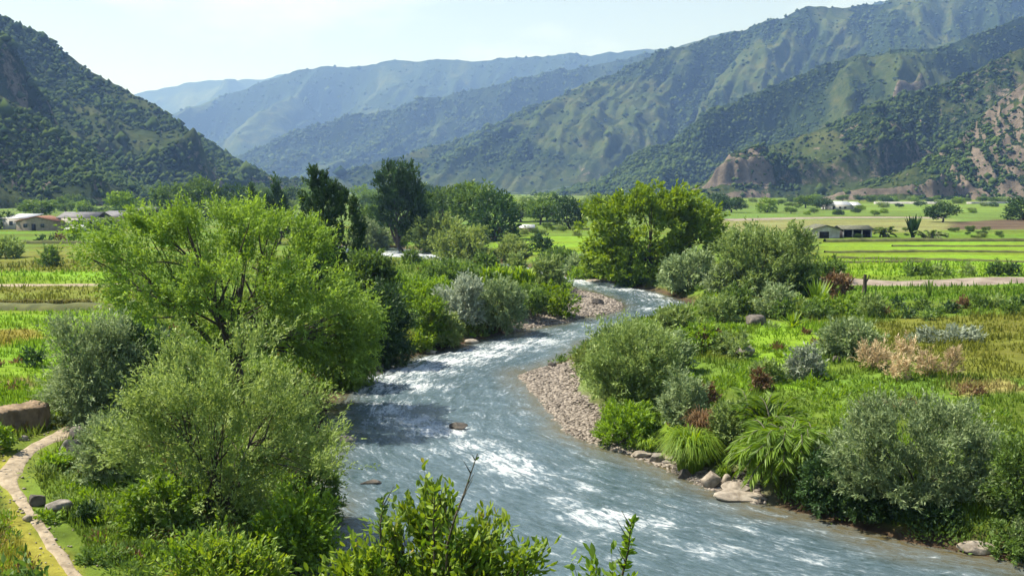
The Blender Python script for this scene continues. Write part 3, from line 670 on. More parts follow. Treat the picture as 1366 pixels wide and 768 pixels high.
def tuft(name, label, cat, box, mat, n_=350, arch=.6, wpx=1.4, spread=.35, group=None, depth=None, segs=4, multi=1):
    seedc[0] += 1; rg = np.random.default_rng(seedc[0]); p, wd, h = survey(*box, depth=depth); px = p[1]/963.
    Vs = []; Fs = []; Ts = []; k = 0
    for m_ in range(multi):
        ox = 0 if multi == 1 else (m_+.5)/multi*wd-wd/2; ww = wd/(1 if multi == 1 else multi*.75)
        V, F, T = blades(rg, n_//multi, ww*spread, h*rg.uniform(.8, 1.05), wpx*px, arch*min(1.6, max(.95, ww*.5/h)), segs)
        V = V+np.array([ox, rg.normal(0, .1*ww), 0]); Vs.append(V); Fs.append(F+k); Ts.append(T); k += len(V)
    o = mesh_np(name, np.concatenate(Vs), np.concatenate(Fs), M[mat], fattr={'tint': np.concatenate(Ts)}); o.location = tuple(p)
    return tag(o, label, cat, group)
def fronds(name, label, cat, box, mat, nf=28, droop=.9, leaflet=.22, group=None, depth=None, wpx=1.6, lower=.0, parts=True):
    """palm / giant reed: arching ribs set with leaflets"""
    seedc[0] += 1; rg = np.random.default_rng(seedc[0]); p, wd, h = survey(*box, depth=depth); px = p[1]/963.
    root = empty(name, tuple(p)); tag(root, label, cat, group); Vs = []; Fs = []; T = []; k = 0; rib = []
    for f in range(nf):
        a = f*2.4+rg.uniform(-.3, .3); el = rg.uniform(.6, 1.52); Lf = h*rg.uniform(.75, 1.1)
        q = np.linspace(0, 1, 12); hx = np.cos(el)*q*Lf*1.0+.25*Lf*q**2; zz = np.sin(el)*q*Lf*1.15-droop*Lf*.55*q**2.4
        s_ = min(1, wd*.5/(hx[-1]+1e-6)); o = np.array([rg.normal(0, wd*.1), rg.normal(0, wd*.1), 0])
        P = o+np.stack([np.cos(a)*hx*s_, np.sin(a)*hx*s_, np.maximum(zz, .02)], 1); rib.append(tube(P, px*.9*(1.15-q), 4))
        m_ = 46; t = np.linspace(.12, 1, m_).repeat(2); Pp = np.stack([np.interp(t, q, P[:, c]) for c in range(3)], 1)
        Tn = nrm(np.stack([np.interp(t, q, np.gradient(P[:, c])) for c in range(3)], 1))
        sd = nrm(np.cross(Tn, np.array([0, 0, 1.])))*np.tile([1, -1], m_)[:, None]
        Dd = Tn*.9+sd*.7+np.array([0, 0, -.35*droop])+rg.normal(0, .1, (2*m_, 3))
        V, F, _ = leaves(Pp, Dd, leaflet*h*(1-.6*np.abs(t-.45)), wpx*px, rg); Vs.append(V); Fs.append(F+k); k += len(V); T.append(np.clip(.5*rg.random()+.5*rg.random(len(F)), 0, 1))
    mesh_np('crown', np.concatenate(Vs), np.concatenate(Fs), M[mat], root, fattr={'tint': np.concatenate(T)})
    V, F = join(rib); mesh_np('ribs', V, F, M['sage'] if False else M['bark2'], root)
    return root
def rosette(name, label, cat, box, mat, n_=26, wf=.07, el0=.25, group=None, depth=None):
    """stiff pointed leaves from one heart (agave, banana, cactus-like plant)"""
    seedc[0] += 1; rg = np.random.default_rng(seedc[0]); p, wd, h = survey(*box, depth=depth)
    Vs = []; Fs = []; k = 0; q = np.linspace(0, 1, 5)
    for f in range(n_):
        a = f*2.4; el = rg.uniform(el0, 1.5); L_ = h*rg.uniform(.8, 1.05)/max(.55, math.sin(el)); L_ = min(L_, max(h, wd*.55)*1.1)
        d = np.array([math.cos(a)*math.cos(el), math.sin(a)*math.cos(el), math.sin(el)]); s = np.array([-math.sin(a), math.cos(a), 0]); nn = np.cross(d, s)
        c = d[None]*(q*L_)[:, None]; c[:, 2] -= .12*L_*q**2*math.cos(el); ww = wf*h*np.array([.6, 1, .9, .55, .02])[:, None]
        V = np.stack([c-s*ww, c+nn*ww*.25, c+s*ww], 1).reshape(-1, 3)
        F = np.array([[3*i+j, 3*i+j+1, 3*i+j+4, 3*i+j+3] for i in range(4) for j in range(2)]); Vs.append(V); Fs.append(F+k); k += len(V)
    o = mesh_np(name, np.concatenate(Vs), np.concatenate(Fs), M[mat], fattr={'tint': np.repeat(rg.random(n_), 8)}); o.location = tuple(p)
    return tag(o, label, cat, group)
def rock(name, label, box, mat='rock', depthf=.7, sink=.25, group=None, tilt=0, cat='rock', onz=None, sub=None):
    seedc[0] += 1; rg = np.random.default_rng(seedc[0]); x0, x1, yt, yb = box; uc = (x0+x1)/2
    if onz is not None: q = at_z(uc, yb, onz); y0 = q[1]
    else: y0 = hit(uc, yb)[1]
    wd = (x1-x0)/FPX*y0; yc = y0+wd*depthf*.4; top = at_y(uc, yt, yc); z = onz if onz is not None else gz(top[0], yc); h = max(top[2]-z, .12*wd)
    bv, bf = (sub or ICO4); v = bv.copy()
    for _ in range(16):
        n_ = nrm(rg.normal(size=3)*np.array([1, 1, 1.2])); d = rg.uniform(.55, .9); s = v@n_; m_ = s > d; v[m_] -= ((s[m_]-d)*.96)[:, None]*n_
    v = v/np.abs(v).max(0)
    v *= 1+.05*(fbm(bv[:, 0]*4+9, bv[:, 1]*4+bv[:, 2]*3, 4, seedc[0])-.5)[:, None]
    v = v*np.array([wd*.5, wd*depthf*.5, h*.5/(1-sink)]); v[:, 2] += h-v[:, 2].max()
    v[:, 2] += tilt*v[:, 0]*1.0
    o = mesh_np(name, v, bf, M[mat]); o.location = (top[0], yc, z); return tag(o, label, cat, group)
# ================================================================== THINGS
# ---- left bank, near
plant('willow_tree', 'large airy yellow-green tree with spreading dark limbs on the left bank', 'tree', (92,498,268,545), 'lime', 'tree', lpx=4.0, wpx=1.5, dens=.58, plume=.4, per=22, spray=.11, stems=8, nb=90, fork=.16, inner=.6, dfac=.35, cr=.55, tr=1.05,
      lobes=[(285,322,62,36),(205,330,52,30),(140,345,44,22),(365,335,55,40),(415,388,55,42),(455,438,36,42),(385,440,60,48),(235,390,70,36),(160,400,45,22),(320,385,70,40),(440,478,38,30),(305,288,30,16),(228,298,40,16),(345,298,32,14),(300,450,70,40),(405,330,25,14),(130,318,18,9)])
plant('tamarisk_tree', 'grey-green feathery tree in front of the large yellow-green tree, near the path', 'tree', (135,470,446,712), 'plume', 'bush', lpx=5.0, wpx=1.5, dens=.48, plume=.75, per=34, spray=.2, stems=8, nb=70, fork=.12, inner=.5, cr=.3, jit=.09, dfac=.3,
      lobes=[(290,525,55,32),(228,548,40,28),(362,565,46,28),(415,592,34,14),(300,610,80,38),(190,600,36,26),(385,625,38,20),(242,492,26,12),(318,480,26,12),(275,665,80,26),(440,610,18,8),(352,518,26,14),(196,530,14,10)])
plant('willow_shrub', 'dense grey-green shrub between the left meadow and the big tree', 'shrub', (52,190,412,572), 'olive', 'bush', lpx=4.5, wpx=1.3, plume=.7, per=16, spray=.2)
plant('laurel_shrub', 'dark big-leaved shrub tucked under the left side of the large tree', 'shrub', (128,262,420,560), 'dark', 'bush', lpx=6, wpx=2.8, broad=False, per=7, spray=.14)
plant('willow_shrub', 'low grey-green shrub beside the rocks at the bend of the path', 'shrub', (98,180,548,650), 'olive', 'bush', lpx=5, wpx=1.4, plume=.8, per=18, spray=.28)
plant('leafy_shrub', 'bright green leafy bush at the left foot of the grey-green tree', 'shrub', (152,272,632,722), 'bright', 'bush', lpx=6, wpx=2.8, per=8, spray=.18)
plant('leafy_shrub', 'bright green bush at the right foot of the grey-green tree, by the water', 'shrub', (330,452,650,775), 'bright', 'bush', lpx=6.5, wpx=3, per=9, spray=.2, plume=.7)
plant('leafy_shrub', 'dark bush leaning over the water right of the grey-green tree', 'shrub', (385,455,600,705), 'mid', 'bush', lpx=5.5, wpx=1.8, per=10, spray=.22)
plant('yellow_shrub', 'yellow-green bush with some yellowed leaves at the bottom edge, left of the bright bush', 'shrub', (196,372,702,800), 'yellow', 'bush', lpx=7, wpx=3.4, per=8, spray=.2, broad=True, twigs=True, plume=.7, depth=22, inner=.5)
plant('foreground_shrub', 'foreground bush with glossy light green leaves in front of the river, bottom centre', 'shrub', (425,715,668,860), 'yellow', 'bush', depth=13.5, lpx=10, wpx=4.6, dens=.5, per=11, spray=.2, broad=True, twigs=True, plume=.9, inner=.5, cr=.14, lobes=[(572,750,16,62),(608,765,18,42),(530,765,14,44),(655,785,28,22),(480,785,20,24),(560,850,80,20),(440,792,16,14),(640,755,8,28),(508,755,8,26),(688,768,10,14),(590,790,40,24)])
plant('foreground_shrub', 'small bright bush at the bottom edge, right of the larger foreground bush', 'shrub', (748,880,705,830), 'bright', 'bush', depth=11.5, lpx=12, wpx=6, dens=.38, per=10, spray=.45, broad=True, twigs=True, plume=1.4, stems=7, cr=.12, jit=.08)
plant('foreground_shrub', 'leafy branch tips in the bottom left corner below the path', 'shrub', (-40,95,726,830), 'mid', 'bush', depth=11, lpx=10, wpx=5, dens=.45, per=8, spray=.3, broad=True, twigs=True, plume=1., cr=.15)
def sapling(label, pts, depth, mat, nlv, lpx=11, leafy=True):
    rg = np.random.default_rng(int(abs(pts[0][0]))+5); P = np.array([at_y(u, v, depth+rg.uniform(-.1, .1)) for u, v in pts]); b = np.array([P[0][0], depth, gz(P[0][0], depth)])
    P = np.concatenate([[b], P])-b; px = depth/963; root = empty('bare_sapling' if not leafy else 'sapling', tuple(b)); tag(root, label, 'sapling')
    q = np.linspace(0, 1, 24); t0 = np.linspace(0, 1, len(P)); Q = np.stack([np.interp(q, t0, P[:, k]) for k in range(3)], 1)
    parts = [tube(Q, px*(1.9-1.4*q), 5)]
    for k in range(7):
        a = Q[10+k*2]; d = nrm(np.array([rg.choice([-1, 1])*.5, rg.normal(0, .3), .9])); parts.append(tube(a+d*np.linspace(0, 1, 5)[:, None]*rg.uniform(.1, .35), px*np.linspace(.7, .2, 5), 4))
    V, F = join(parts); mesh_np('stem', V, F, M['bark'], root)
    if nlv:
        k = rg.integers(6, 24, nlv); Pp = Q[k]; Dd = np.stack([rg.normal(0, 1, nlv), rg.normal(0, 1, nlv), rg.uniform(.1, 1.2, nlv)], 1)
        V, F, _ = leaves(Pp, Dd, lpx*px, lpx*.45*px, rg, True); T = rg.random(nlv); mesh_np('leaves', V, F, M[mat], root, fattr={'tint': np.concatenate([T, T])})
sapling('bare dark twig standing above the foreground bush against the water', [(596,730),(607,690),(620,655),(637,605)], 13.2, 'mid', 6, 6)
sapling('thin leafy shoot rising from the left of the foreground bush', [(580,760),(578,700),(580,655)], 13.4, 'yellow', 70, 10)
sapling('short leafy shoot on the left shoulder of the foreground bush', [(510,760),(507,700),(512,662)], 13.4, 'mid', 60, 9)
sapling('tall leafy shoot of the bottom edge, its tip above the small sapling', [(830,768),(838,735),(842,697)], 11.4, 'bright', 60, 11)
# ---- left: small things by the path
plant('leafy_shrub', 'small dark shrub alone in the left meadow', 'shrub', (33,53,466,490), 'dark', 'bush', lpx=5, wpx=1.6, per=8)
plant('leafy_shrub', 'low leafy clump inside the bend of the path', 'shrub', (50,98,604,630), 'bright', 'bush', lpx=5, wpx=2.6, per=6)
plant('leafy_shrub', 'round dark little bush right of the two path boulders', 'shrub', (100,132,672,700), 'dark', 'bush', lpx=4.5, wpx=1.8, per=8)
plant('leafy_shrub', 'low bluish clump beside the lower stretch of the path', 'shrub', (105,172,734,757), 'mid', 'low', lpx=5, wpx=1.6, per=8)
plant('leafy_shrub', 'tiny bright clump touching the grey path boulder', 'shrub', (44,78,684,700), 'bright', 'low', lpx=5, wpx=2.6, per=6)
plant('leafy_shrub', 'bright clump at the left picture edge below the stone wall', 'shrub', (-12,16,572,605), 'bright', 'bush', lpx=5, wpx=2.4, per=7)
rock('boulder', 'dark pointed boulder beside the path', (35,62,658,676), 'darkrock', group=None)
rock('boulder', 'rounded grey-brown boulder right of the pointed one by the path', (57,97,668,690), 'greyrock')
rock('boulder', 'pale boulder against the shrub at the top of the path', (74,116,584,612), 'greyrock')
rock('boulder', 'dark boulder wedged behind the pale one at the top of the path', (86,122,568,592), 'darkrock')
rock('stone', 'small pale stone on the left verge of the path', (28,44,686,696), 'rock', sub=ICO2, cat='stone')
rock('stone', 'flat pale stone in the grass below the stone wall', (24,38,580,588), 'rock', sub=ICO2, cat='stone')
def path_stones():
    rg = np.random.default_rng(8); P = PATH; n_ = 240; k = rg.integers(0, len(P)-1, n_); t = rg.random(n_)[:, None]; q = P[k]*(1-t)+P[k+1]*t+rg.normal(0, .42, (n_, 2)); z = ground(q[:, 0], q[:, 1])+.03
    s = np.exp(rg.uniform(np.log(.015), np.log(.07), n_)); bv, bf = ICO1; V = bv[None]*rg.uniform(.6, 1.2, (n_, len(bv), 1))*s[:, None, None]*np.array([1.2, 1, .6])+np.concatenate([q, z[:, None]], 1)[:, None]
    o = mesh_np('path_gravel', V.reshape(-1, 3), (bf[None]+(np.arange(n_)*len(bv))[:, None, None]).reshape(-1, 3), M['rock']); tag(o, 'small loose stones strewn along the dirt path', 'gravel', kind='stuff')
path_stones()
# dry wall
def wall():
    a = hit(-70, 590); b = hit(60, 566); rg = np.random.default_rng(5)
    root = empty('earth_wall', (float(a[0]), float(a[1]), 0)); tag(root, 'low brown earth and stone wall at the left edge beside the meadow', 'wall')
    n_ = 60; q = np.linspace(0, 1, n_); x = a[0]+(b[0]-a[0])*q; y = a[1]+(b[1]-a[1])*q; t = nrm((b-a)[:2]); nn = np.array([-t[1], t[0]])
    prof = np.array([[-.45, -.2], [-.43, .4], [-.4, .82], [-.36, .9], [.1, .92], [.85, .92], [.95, .86], [1.0, -.2]])
    V = []
    for k in range(n_):
        zz = gz(x[k], y[k])
        for o_, h_ in prof: V.append([x[k]-a[0]+nn[0]*o_+rg.normal(0, .02), y[k]-a[1]+nn[1]*o_+rg.normal(0, .02), zz+h_*(1+.12*(fbm(q[k]*14, h_*0, 3, 3)-.5))+rg.normal(0, .015)])
    m_ = len(prof); F = [[k*m_+j, k*m_+j+1, (k+1)*m_+j+1, (k+1)*m_+j] for k in range(n_-1) for j in range(m_-1)]
    V = np.array(V); e = [(n_-1)*m_+j for j in range(m_)]
    o = mesh_np('wall_body', V, [np.array(F), np.array([e]), np.array([list(range(m_))[::-1]])], M['wallearth'], root)
M['wallearth'] = simplemat('earth_wall', (.1,.07,.045), (.27,.2,.13), 2.2, .95, .8)
wall()
# ---- left bank, middle distance
plant('poplar_tree', 'dark tree of many upright spires above the large yellow-green tree', 'tree', (394,478,224,400), 'dark', 'spire', lpx=4, wpx=1.3, plume=1.3, per=14, spray=.06, depth=95, stems=9, dens=1.3, cr=.6, lobes=[(404,315,6,62),(419,292,7,66),(433,295,6,66),(446,300,6,62),(459,305,7,62),(470,322,6,50),(436,365,32,36),(478,335,5,34)])
plant('poplar_tree', 'dark rounded poplar standing alone against the hills', 'tree', (499,566,219,330), 'dark', 'tree', lpx=4, wpx=1.3, plume=1.1, per=12, spray=.09, depth=190, dens=1.1, fork=.1, cr=1.4, lobes=[(510,268,7,30),(520,256,8,34),(532,250,8,30),(543,250,8,28),(553,260,8,30),(561,275,6,24),(533,285,26,28)])
plant('poplar_tree', 'slim dark spire tree behind the big tree, left one of the pair', 'tree', (318,348,238,330), 'dark', 'spire', lpx=4, wpx=1.3, plume=1.2, per=10, spray=.1, depth=200)
plant('poplar_tree', 'slim dark spire tree behind the big tree, right one of the pair', 'tree', (348,386,230,330), 'dark', 'spire', lpx=4, wpx=1.3, plume=1.2, per=10, spray=.1, depth=195)
plant('round_tree', 'dark green dense tree above the dark shrub mass of the left bank', 'tree', (452,530,326,440), 'mid', 'tree', lpx=4.2, wpx=2, depth=82, per=8, fork=.05)
plant('leafy_shrub', 'tall dark shrub overhanging the water on the left bank', 'shrub', (455,556,370,494), 'dark', 'bush', lpx=4.2, wpx=1.5, per=12, plume=.5, dens=1.1)
plant('willow_shrub', 'drooping light green willow at the right edge of the big tree', 'shrub', (405,498,378,520), 'lime', 'bush', lpx=4, wpx=1.5, per=14, droop=.6, spray=.18, plume=.2)
plant('leafy_shrub', 'mid-green bush between the dark shrub and the silvery willow', 'shrub', (545,600,390,468), 'bright', 'bush', lpx=4, wpx=1.5, per=10)
plant('willow_shrub', 'silvery grey willow bush on the left bank, the palest one', 'shrub', (575,650,364,442), 'silver', 'bush', lpx=4, wpx=1.4, per=12, plume=.6)
plant('willow_shrub', 'grey-green willow bush on the left bank, right of the silvery one', 'shrub', (620,706,368,449), 'olive', 'bush', lpx=4, wpx=1.4, per=12, plume=.6)
plant('leafy_shrub', 'yellowish bush low at the water left of the willows', 'shrub', (553,622,412,468), 'willow', 'bush', lpx=4, wpx=1.5, per=10)
plant('leafy_shrub', 'small bright green tuft bush at the waterline below the dark shrub', 'shrub', (548,578,444,472), 'grass', 'bush', lpx=4, wpx=1.6, per=8)
plant('leafy_shrub', 'light green scrub behind the silvery willow', 'shrub', (520,600,362,410), 'bright', 'low', lpx=4, wpx=1.5, per=8)
plant('leafy_shrub', 'mid-green scrub on the point, left of the reeds', 'shrub', (560,650,345,382), 'mid', 'low', lpx=3.6, wpx=1.5, per=8)
tuft('reed_bed', 'row of tall upright reeds behind the willows on the point', 'reeds', (642,712,350,392), 'grass', 1300, .35, 1.8, .35, multi=5)
plant('leafy_shrub', 'bright green low cover spilling down to the gravel point', 'shrub', (690,768,374,424), 'grass', 'low', lpx=4, wpx=1.8, per=8)
plant('leafy_shrub', 'dark green low bush at the head of the gravel point', 'shrub', (668,735,380,430), 'mid', 'bush', lpx=4, wpx=1.6, per=8)
plant('willow_shrub', 'grey-green bush by the river just upstream of the gravel point', 'shrub', (700,756,342,386), 'sage', 'bush', lpx=4, wpx=1.4, per=9)
rock('boulder', 'black boulder on the far gravel bar', (786,806,397,407), 'darkrock')
# ---- across the upper river
plant('willow_tree', 'broad pale olive willow beyond the upper river, the taller one', 'tree', (546,628,281,342), 'willow', 'bush', lpx=4, wpx=1.5, per=9)
plant('willow_tree', 'broad pale willow thicket right beside the upper river', 'tree', (566,664,300,354), 'willow', 'bush', lpx=4, wpx=1.5, per=9, depth=165)
plant('willow_shrub', 'grey-green thicket on the far side of the upper river', 'shrub', (492,560,300,332), 'sage', 'bush', lpx=4, wpx=1.5, per=8)
plant('willow_shrub', 'grey thicket left of the upper river bend', 'shrub', (462,520,292,340), 'olive', 'bush', lpx=4, wpx=1.5, per=8)
plant('leafy_shrub', 'small dark bush on the near side of the upper river', 'shrub', (538,556,334,352), 'mid', 'bush', lpx=4, wpx=1.6, per=6)
for k, (b, m_, lab) in enumerate([((655,712,322,352),'willow','olive bush at the left edge of the small bright field'),((706,738,316,336),'dark','small dark bush standing in the small bright field'),
    ((735,778,334,365),'mid','brownish green bush left of the big bright tree'),((675,702,340,368),'sage','low grey bush between the upper river and the small field'),((752,790,340,368),'olive','grey bush at the left foot of the big bright tree'),((628,668,340,368),'mid','dark thicket beside the upper river under the pale willow'),
    ((760,800,358,376),'bright','bright low bush at the waterline left of the big bright tree'),((715,760,330,360),'mid','green bush in the hedge below the small field')]):
    plant('leafy_shrub', lab, 'shrub', b, m_, 'bush', lpx=3.8, wpx=1.6, per=7)
plant('oak_tree', 'big bright green round tree on the right bank at the river bend', 'tree', (774,964,250,384), 'oak', 'tree', lpx=4.2, wpx=2.3, per=8, dens=1.7, spray=.06, cr=1.15, inner=.7, fork=.12,
      lobes=[(865,305,65,36),(812,315,36,36),(922,310,38,34),(880,268,38,16),(850,350,64,28),(905,350,45,28),(800,285,20,14),(942,288,20,14),(815,352,30,22),(845,275,28,14),(912,275,26,14)])
plant('leafy_shrub', 'yellow-green drooping bush against the big bright tree', 'shrub', (818,866,325,384), 'bright', 'bush', lpx=4, wpx=1.7, per=9, droop=.3)
plant('willow_shrub', 'pale grey willow at the right foot of the big bright tree', 'shrub', (876,958,328,393), 'olive', 'bush', lpx=4, wpx=1.4, per=10)
plant('willow_tree', 'large grey-green willow right of the big bright tree', 'tree', (940,1100,297,396), 'sage', 'bush', lpx=4.2, wpx=1.4, per=14, plume=.8, dens=1.1)
plant('willow_shrub', 'pale grey low willow in front of the large grey-green willow', 'shrub', (935,1010,348,392), 'olive', 'bush', lpx=4, wpx=1.4, per=10)
# ---- right bank, mid to near
RBK = [
 ((928,985,394,430),'sage','bush','low olive scrub at the top of the right bank bend',.5),((960,1010,378,420),'mid','bush','dark green scrub in front of the pale low willow',.4),
 ((1010,1060,380,425),'olive','bush','grey-green bush left of the bright spiky plant',.6),((1040,1095,352,396),'mid','bush','dark bush below the large grey-green willow',.5),
 ((1075,1130,345,380),'mid','bush','dark bush at the start of the dirt road',.5),((1098,1135,366,398),'brown','bush','reddish brown bush at the end of the dirt road',.5),
 ((1030,1105,400,428),'mid','low','dark low thicket beside the grassy clearing',.4),((1090,1150,392,420),'bright','low','leafy clump right of the low thicket',.4),
 ((1148,1180,396,424),'sage','bush','small rounded blue-green shrub at the meadow edge',.9),((868,930,410,450),'sage','bush','feathery olive shrub at the water on the right bank bend',.8),
 ((900,960,425,470),'bright','low','bright low growth behind the feathery shrubs',.5),((925,965,440,468),'brown','bush','rusty brown bush in the grass, the farther one',.6),
 ((862,925,440,500),'olive','bush','grey-green shrub behind the large feathery shrub',.7),((1003,1028,495,524),'brown','bush','small round rust-coloured bush in the grass',.7),
 ((922,956,514,543),'brown','bush','dark reddish bush in the middle of the right bank',.6),((880,948,490,580),'olive','bush','blue-grey shrub in the middle of the right bank',.9),
 ((945,1000,530,600),'sage','bush','olive shrub left of the palm-like plant',.5),((1050,1098,458,508),'silver','bush','silver-white shrub in the clearing, upright one',.5),
 ((1090,1182,424,482),'olive','bush','open whitish shrub in the clearing beside the dry grass',.5),((1000,1048,480,512),'sage','bush','grey low bush left of the silver-white shrub',.5),
 ((1218,1310,438,460),'silver','low','long low silvery hedge in the olive meadow',.3),((958,1000,446,476),'sage','low','low scrub behind the pale rock of the clearing',.4),
 ((1320,1420,585,715),'mid','bush','bush at the right edge over the water',.5),((1352,1380,690,735),'olive','bush','small grey sprig bush in the bottom right corner at the waterline',.6),
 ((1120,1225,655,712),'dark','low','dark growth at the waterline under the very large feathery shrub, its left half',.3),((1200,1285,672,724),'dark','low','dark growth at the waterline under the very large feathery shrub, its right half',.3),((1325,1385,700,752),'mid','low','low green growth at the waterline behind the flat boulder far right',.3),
]
for b, m_, st_, lab, pl in RBK: plant('riverside_shrub', lab, 'shrub', b, m_, st_, lpx=4.6, wpx=1.5, per=12, plume=pl, spray=.22)
plant('tamarisk_shrub', 'large feathery olive-green shrub behind the near gravel bar', 'shrub', (768,920,432,550), 'sage', 'bush', lpx=5, wpx=1.3, per=20, plume=.9, spray=.24, dens=1.05)
plant('tamarisk_shrub', 'small olive shrub at the tip of the near gravel bar grass', 'shrub', (764,806,458,500), 'willow', 'bush', lpx=4.5, wpx=1.3, per=14, plume=.9, spray=.24)
plant('leafy_shrub', 'bright green feathery bush over the shady water edge', 'shrub', (790,885,535,602), 'bright', 'bush', lpx=5, wpx=1.4, per=14, plume=.8, spray=.2)
plant('leafy_shrub', 'whitish-flowered bush above the bright feathery bush', 'shrub', (812,880,508,560), 'willow', 'bush', lpx=5, wpx=1.6, per=10, plume=.8)
plant('tamarisk_shrub', 'very large grey-green feathery shrub overhanging the river at the right', 'shrub', (1095,1345,528,718), 'olive', 'bush', lpx=5.6, wpx=1.5, per=20, plume=.75, spray=.17, dens=1.15, nb=40,
      lobes=[(1215,580,75,38),(1150,605,46,36),(1280,600,52,40),(1200,645,90,46),(1300,655,50,42),(1140,655,40,30),(1230,694,100,22),(1170,560,30,16),(1262,556,36,16),(1320,620,26,24)])
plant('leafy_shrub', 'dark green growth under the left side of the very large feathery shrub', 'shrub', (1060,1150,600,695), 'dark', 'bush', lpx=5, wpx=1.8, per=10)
tuft('fountain_grass', 'glowing yellow-green grass mound at the right waterline', 'grass clump', (880,966,556,638), 'grass', 2600, 1.0, 1.2, .2)
tuft('fountain_grass', 'small bright grass tuft among the waterline boulders', 'grass clump', (952,980,618,645), 'grass', 350, .7, 1.2, .3)
tuft('fountain_grass', 'olive-brown grass behind the glowing grass mound', 'grass clump', (918,958,545,608), 'brown', 700, .6, 1.2, .35)
tuft('fountain_grass', 'small green grass tuft at the edge of the shady inlet', 'grass clump', (846,880,580,608), 'grass', 380, .8, 1.4, .3)
fronds('palm', 'large bright green drooping palm-like plant above the waterline boulders', 'palm', (985,1112,512,662), 'bright', 95, 1.25, .24)
fronds('palm', 'smaller palm-like plant with upright fronds behind the large one', 'palm', (985,1070,505,600), 'bright', 50, .8, .24)
rosette('agave', 'bright upright spiky plant beside the dark low thicket', 'agave', (1072,1110,368,412), 'bright', 26, .06, .9)
rosette('agave', 'yellow-green spiky rosette in the bright clearing', 'agave', (1036,1080,412,438), 'grass', 40, .06, .2)
rosette('agave', 'dull green rosette left of the bright upright spiky plant', 'agave', (1000,1050,396,420), 'sage', 30, .07, .2)
rosette('cactus', 'slim dark columnar plant standing in the near meadow', 'cactus', (1234,1246,370,398), 'mid', 12, .07, 1.2)
for b, lab in [((1146,1190,452,496),'leftmost dry tan grass clump, beside the whitish shrub'),((1194,1222,450,484),'pinkish tan grass clump at the back, behind the others'),
    ((1184,1216,474,510),'tan grass clump in the middle front of the dry patch'),((1224,1252,466,504),'tan grass clump with a rounded head right of the middle'),((1256,1284,464,506),'rightmost dry tan grass clump, rounded and feathery')]:
    plant('dry_grass', lab, 'dry grass', b, 'tan', 'bush', lpx=5, wpx=1.0, per=14, plume=1.1, spray=.35, dens=.4, bark='tanstem', group='dry tan grass clumps in the clearing')
rock('boulder', 'pale rock with dark flank in the bright clearing', (976,1008,460,476), 'greyrock')
rock('boulder', 'small black stone in the bright clearing', (1108,1122,474,485), 'darkrock', cat='stone')
rock('boulder', 'dark jumbled rock left of the yellow-green rosette', (990,1024,420,434), 'darkrock')
rock('boulder', 'long whitish slab at the waterline below the palm-like plant', (948,1025,655,676), 'rock', .55, .35, tilt=-.1)
rock('boulder', 'upright grey boulder in the waterline rocks, left of the palm-like plant', (935,963,628,653), 'rock', .9)
rock('boulder', 'brown flat boulder behind the whitish slab', (962,1004,642,664), 'rock', .8)
rock('boulder', 'dark boulder at the foot of the glowing grass mound', (902,922,624,643), 'darkrock', .9)
rock('boulder', 'pale flat boulder alone at the waterline far right', (1276,1328,722,743), 'rock', .6)
rock('boulder', 'small white upright stone among the waterline rocks', (963,977,632,650), 'rock', .9, sub=ICO2, cat='stone')
rock('boulder', 'black stone at the tip of the near gravel bar', (730,742,482,490), 'darkrock', sub=ICO2, cat='stone')
rock('boulder', 'flat pale rock at the edge of the shady inlet', (840,872,600,614), 'rock', .7)
rock('boulder', 'grey rock beside the flat pale rock of the inlet', (866,888,604,618), 'greyrock', .7)
rock('river_rock', 'dark wet rock breaking the rapids in mid-river', (598,626,563,574), 'darkrock', .6, onz=-.06)
rock('river_rock', 'flat dark rock in the calm water above the foreground bush', (480,511,639,648), 'darkrock', .5, onz=-.06)
rock('river_rock', 'brownish flat rock at the left edge of the rapids', (450,478,581,590), 'greyrock', .6, onz=-.06)
for b, lab, m_ in [((440,470,500,518),'reddish rock under the big tree at the left waterline','rock'),((492,512,484,496),'dark rock at the left waterline under the dark shrub','darkrock'),((566,584,466,474),'pale rock at the left waterline below the willows','rock'),((618,640,452,461),'flat pale stone right of the willows at the waterline','rock'),
    ((905,930,617,630),'grey stone between the inlet and the dark boulder','greyrock'),((780,812,374,380),'low stones at the waterline below the big bright tree','rock')]:
    rock('boulder', lab, b, m_, .8, sub=ICO2)
# waterline stones of the near bar
rg = np.random.default_rng(77)
for k in range(26):
    t = rg.random(); u = 848+t*155; v = 603+t*55+rg.uniform(-8, 5); s = rg.uniform(5, 13)
    rock('stone', 'small angular stone in the strip of rubble along the right waterline', (u-s, u+s, v-s*.8, v), rg.choice(['rock', 'rock', 'greyrock']), .8, group='rubble stones along the right waterline', cat='stone', sub=ICO2)
# gravel
def gravel(poly, n_, s0, s1, label, seed):
    rg = np.random.default_rng(seed); P = np.array(poly); lo = P.min(0)-1; hi = P.max(0)+1
    x = rg.uniform(lo[0], hi[0], n_*6); y = rg.uniform(lo[1], hi[1], n_*6); g = gravel_w(x, y); d = river_d(x, y)
    kp = (inpoly(x, y, poly) < .5) & (g > .45) & (d > -.5); x = x[kp][:n_]; y = y[kp][:n_]; n2 = len(x)
    z = ground(x, y); s = np.exp(rg.uniform(np.log(s0), np.log(s1), n2)); bv, bf = ICO1
    V = bv[None]*rg.uniform(.6, 1.2, (n2, len(bv), 1))*(s[:, None]*np.stack([rg.uniform(.8, 1.4, n2), rg.uniform(.7, 1.2, n2), rg.uniform(.4, .75, n2)], 1))[:, None]
    V = V+np.stack([x, y, z+s*.15], 1)[:, None]; F = bf[None]+(np.arange(n2)*len(bv))[:, None, None]
    o = mesh_np('gravel', V.reshape(-1, 3), F.reshape(-1, 3), M['pebble'], fattr={'tint': np.repeat(rg.random(n2), len(bf))}); tag(o, label, 'gravel', kind='stuff')
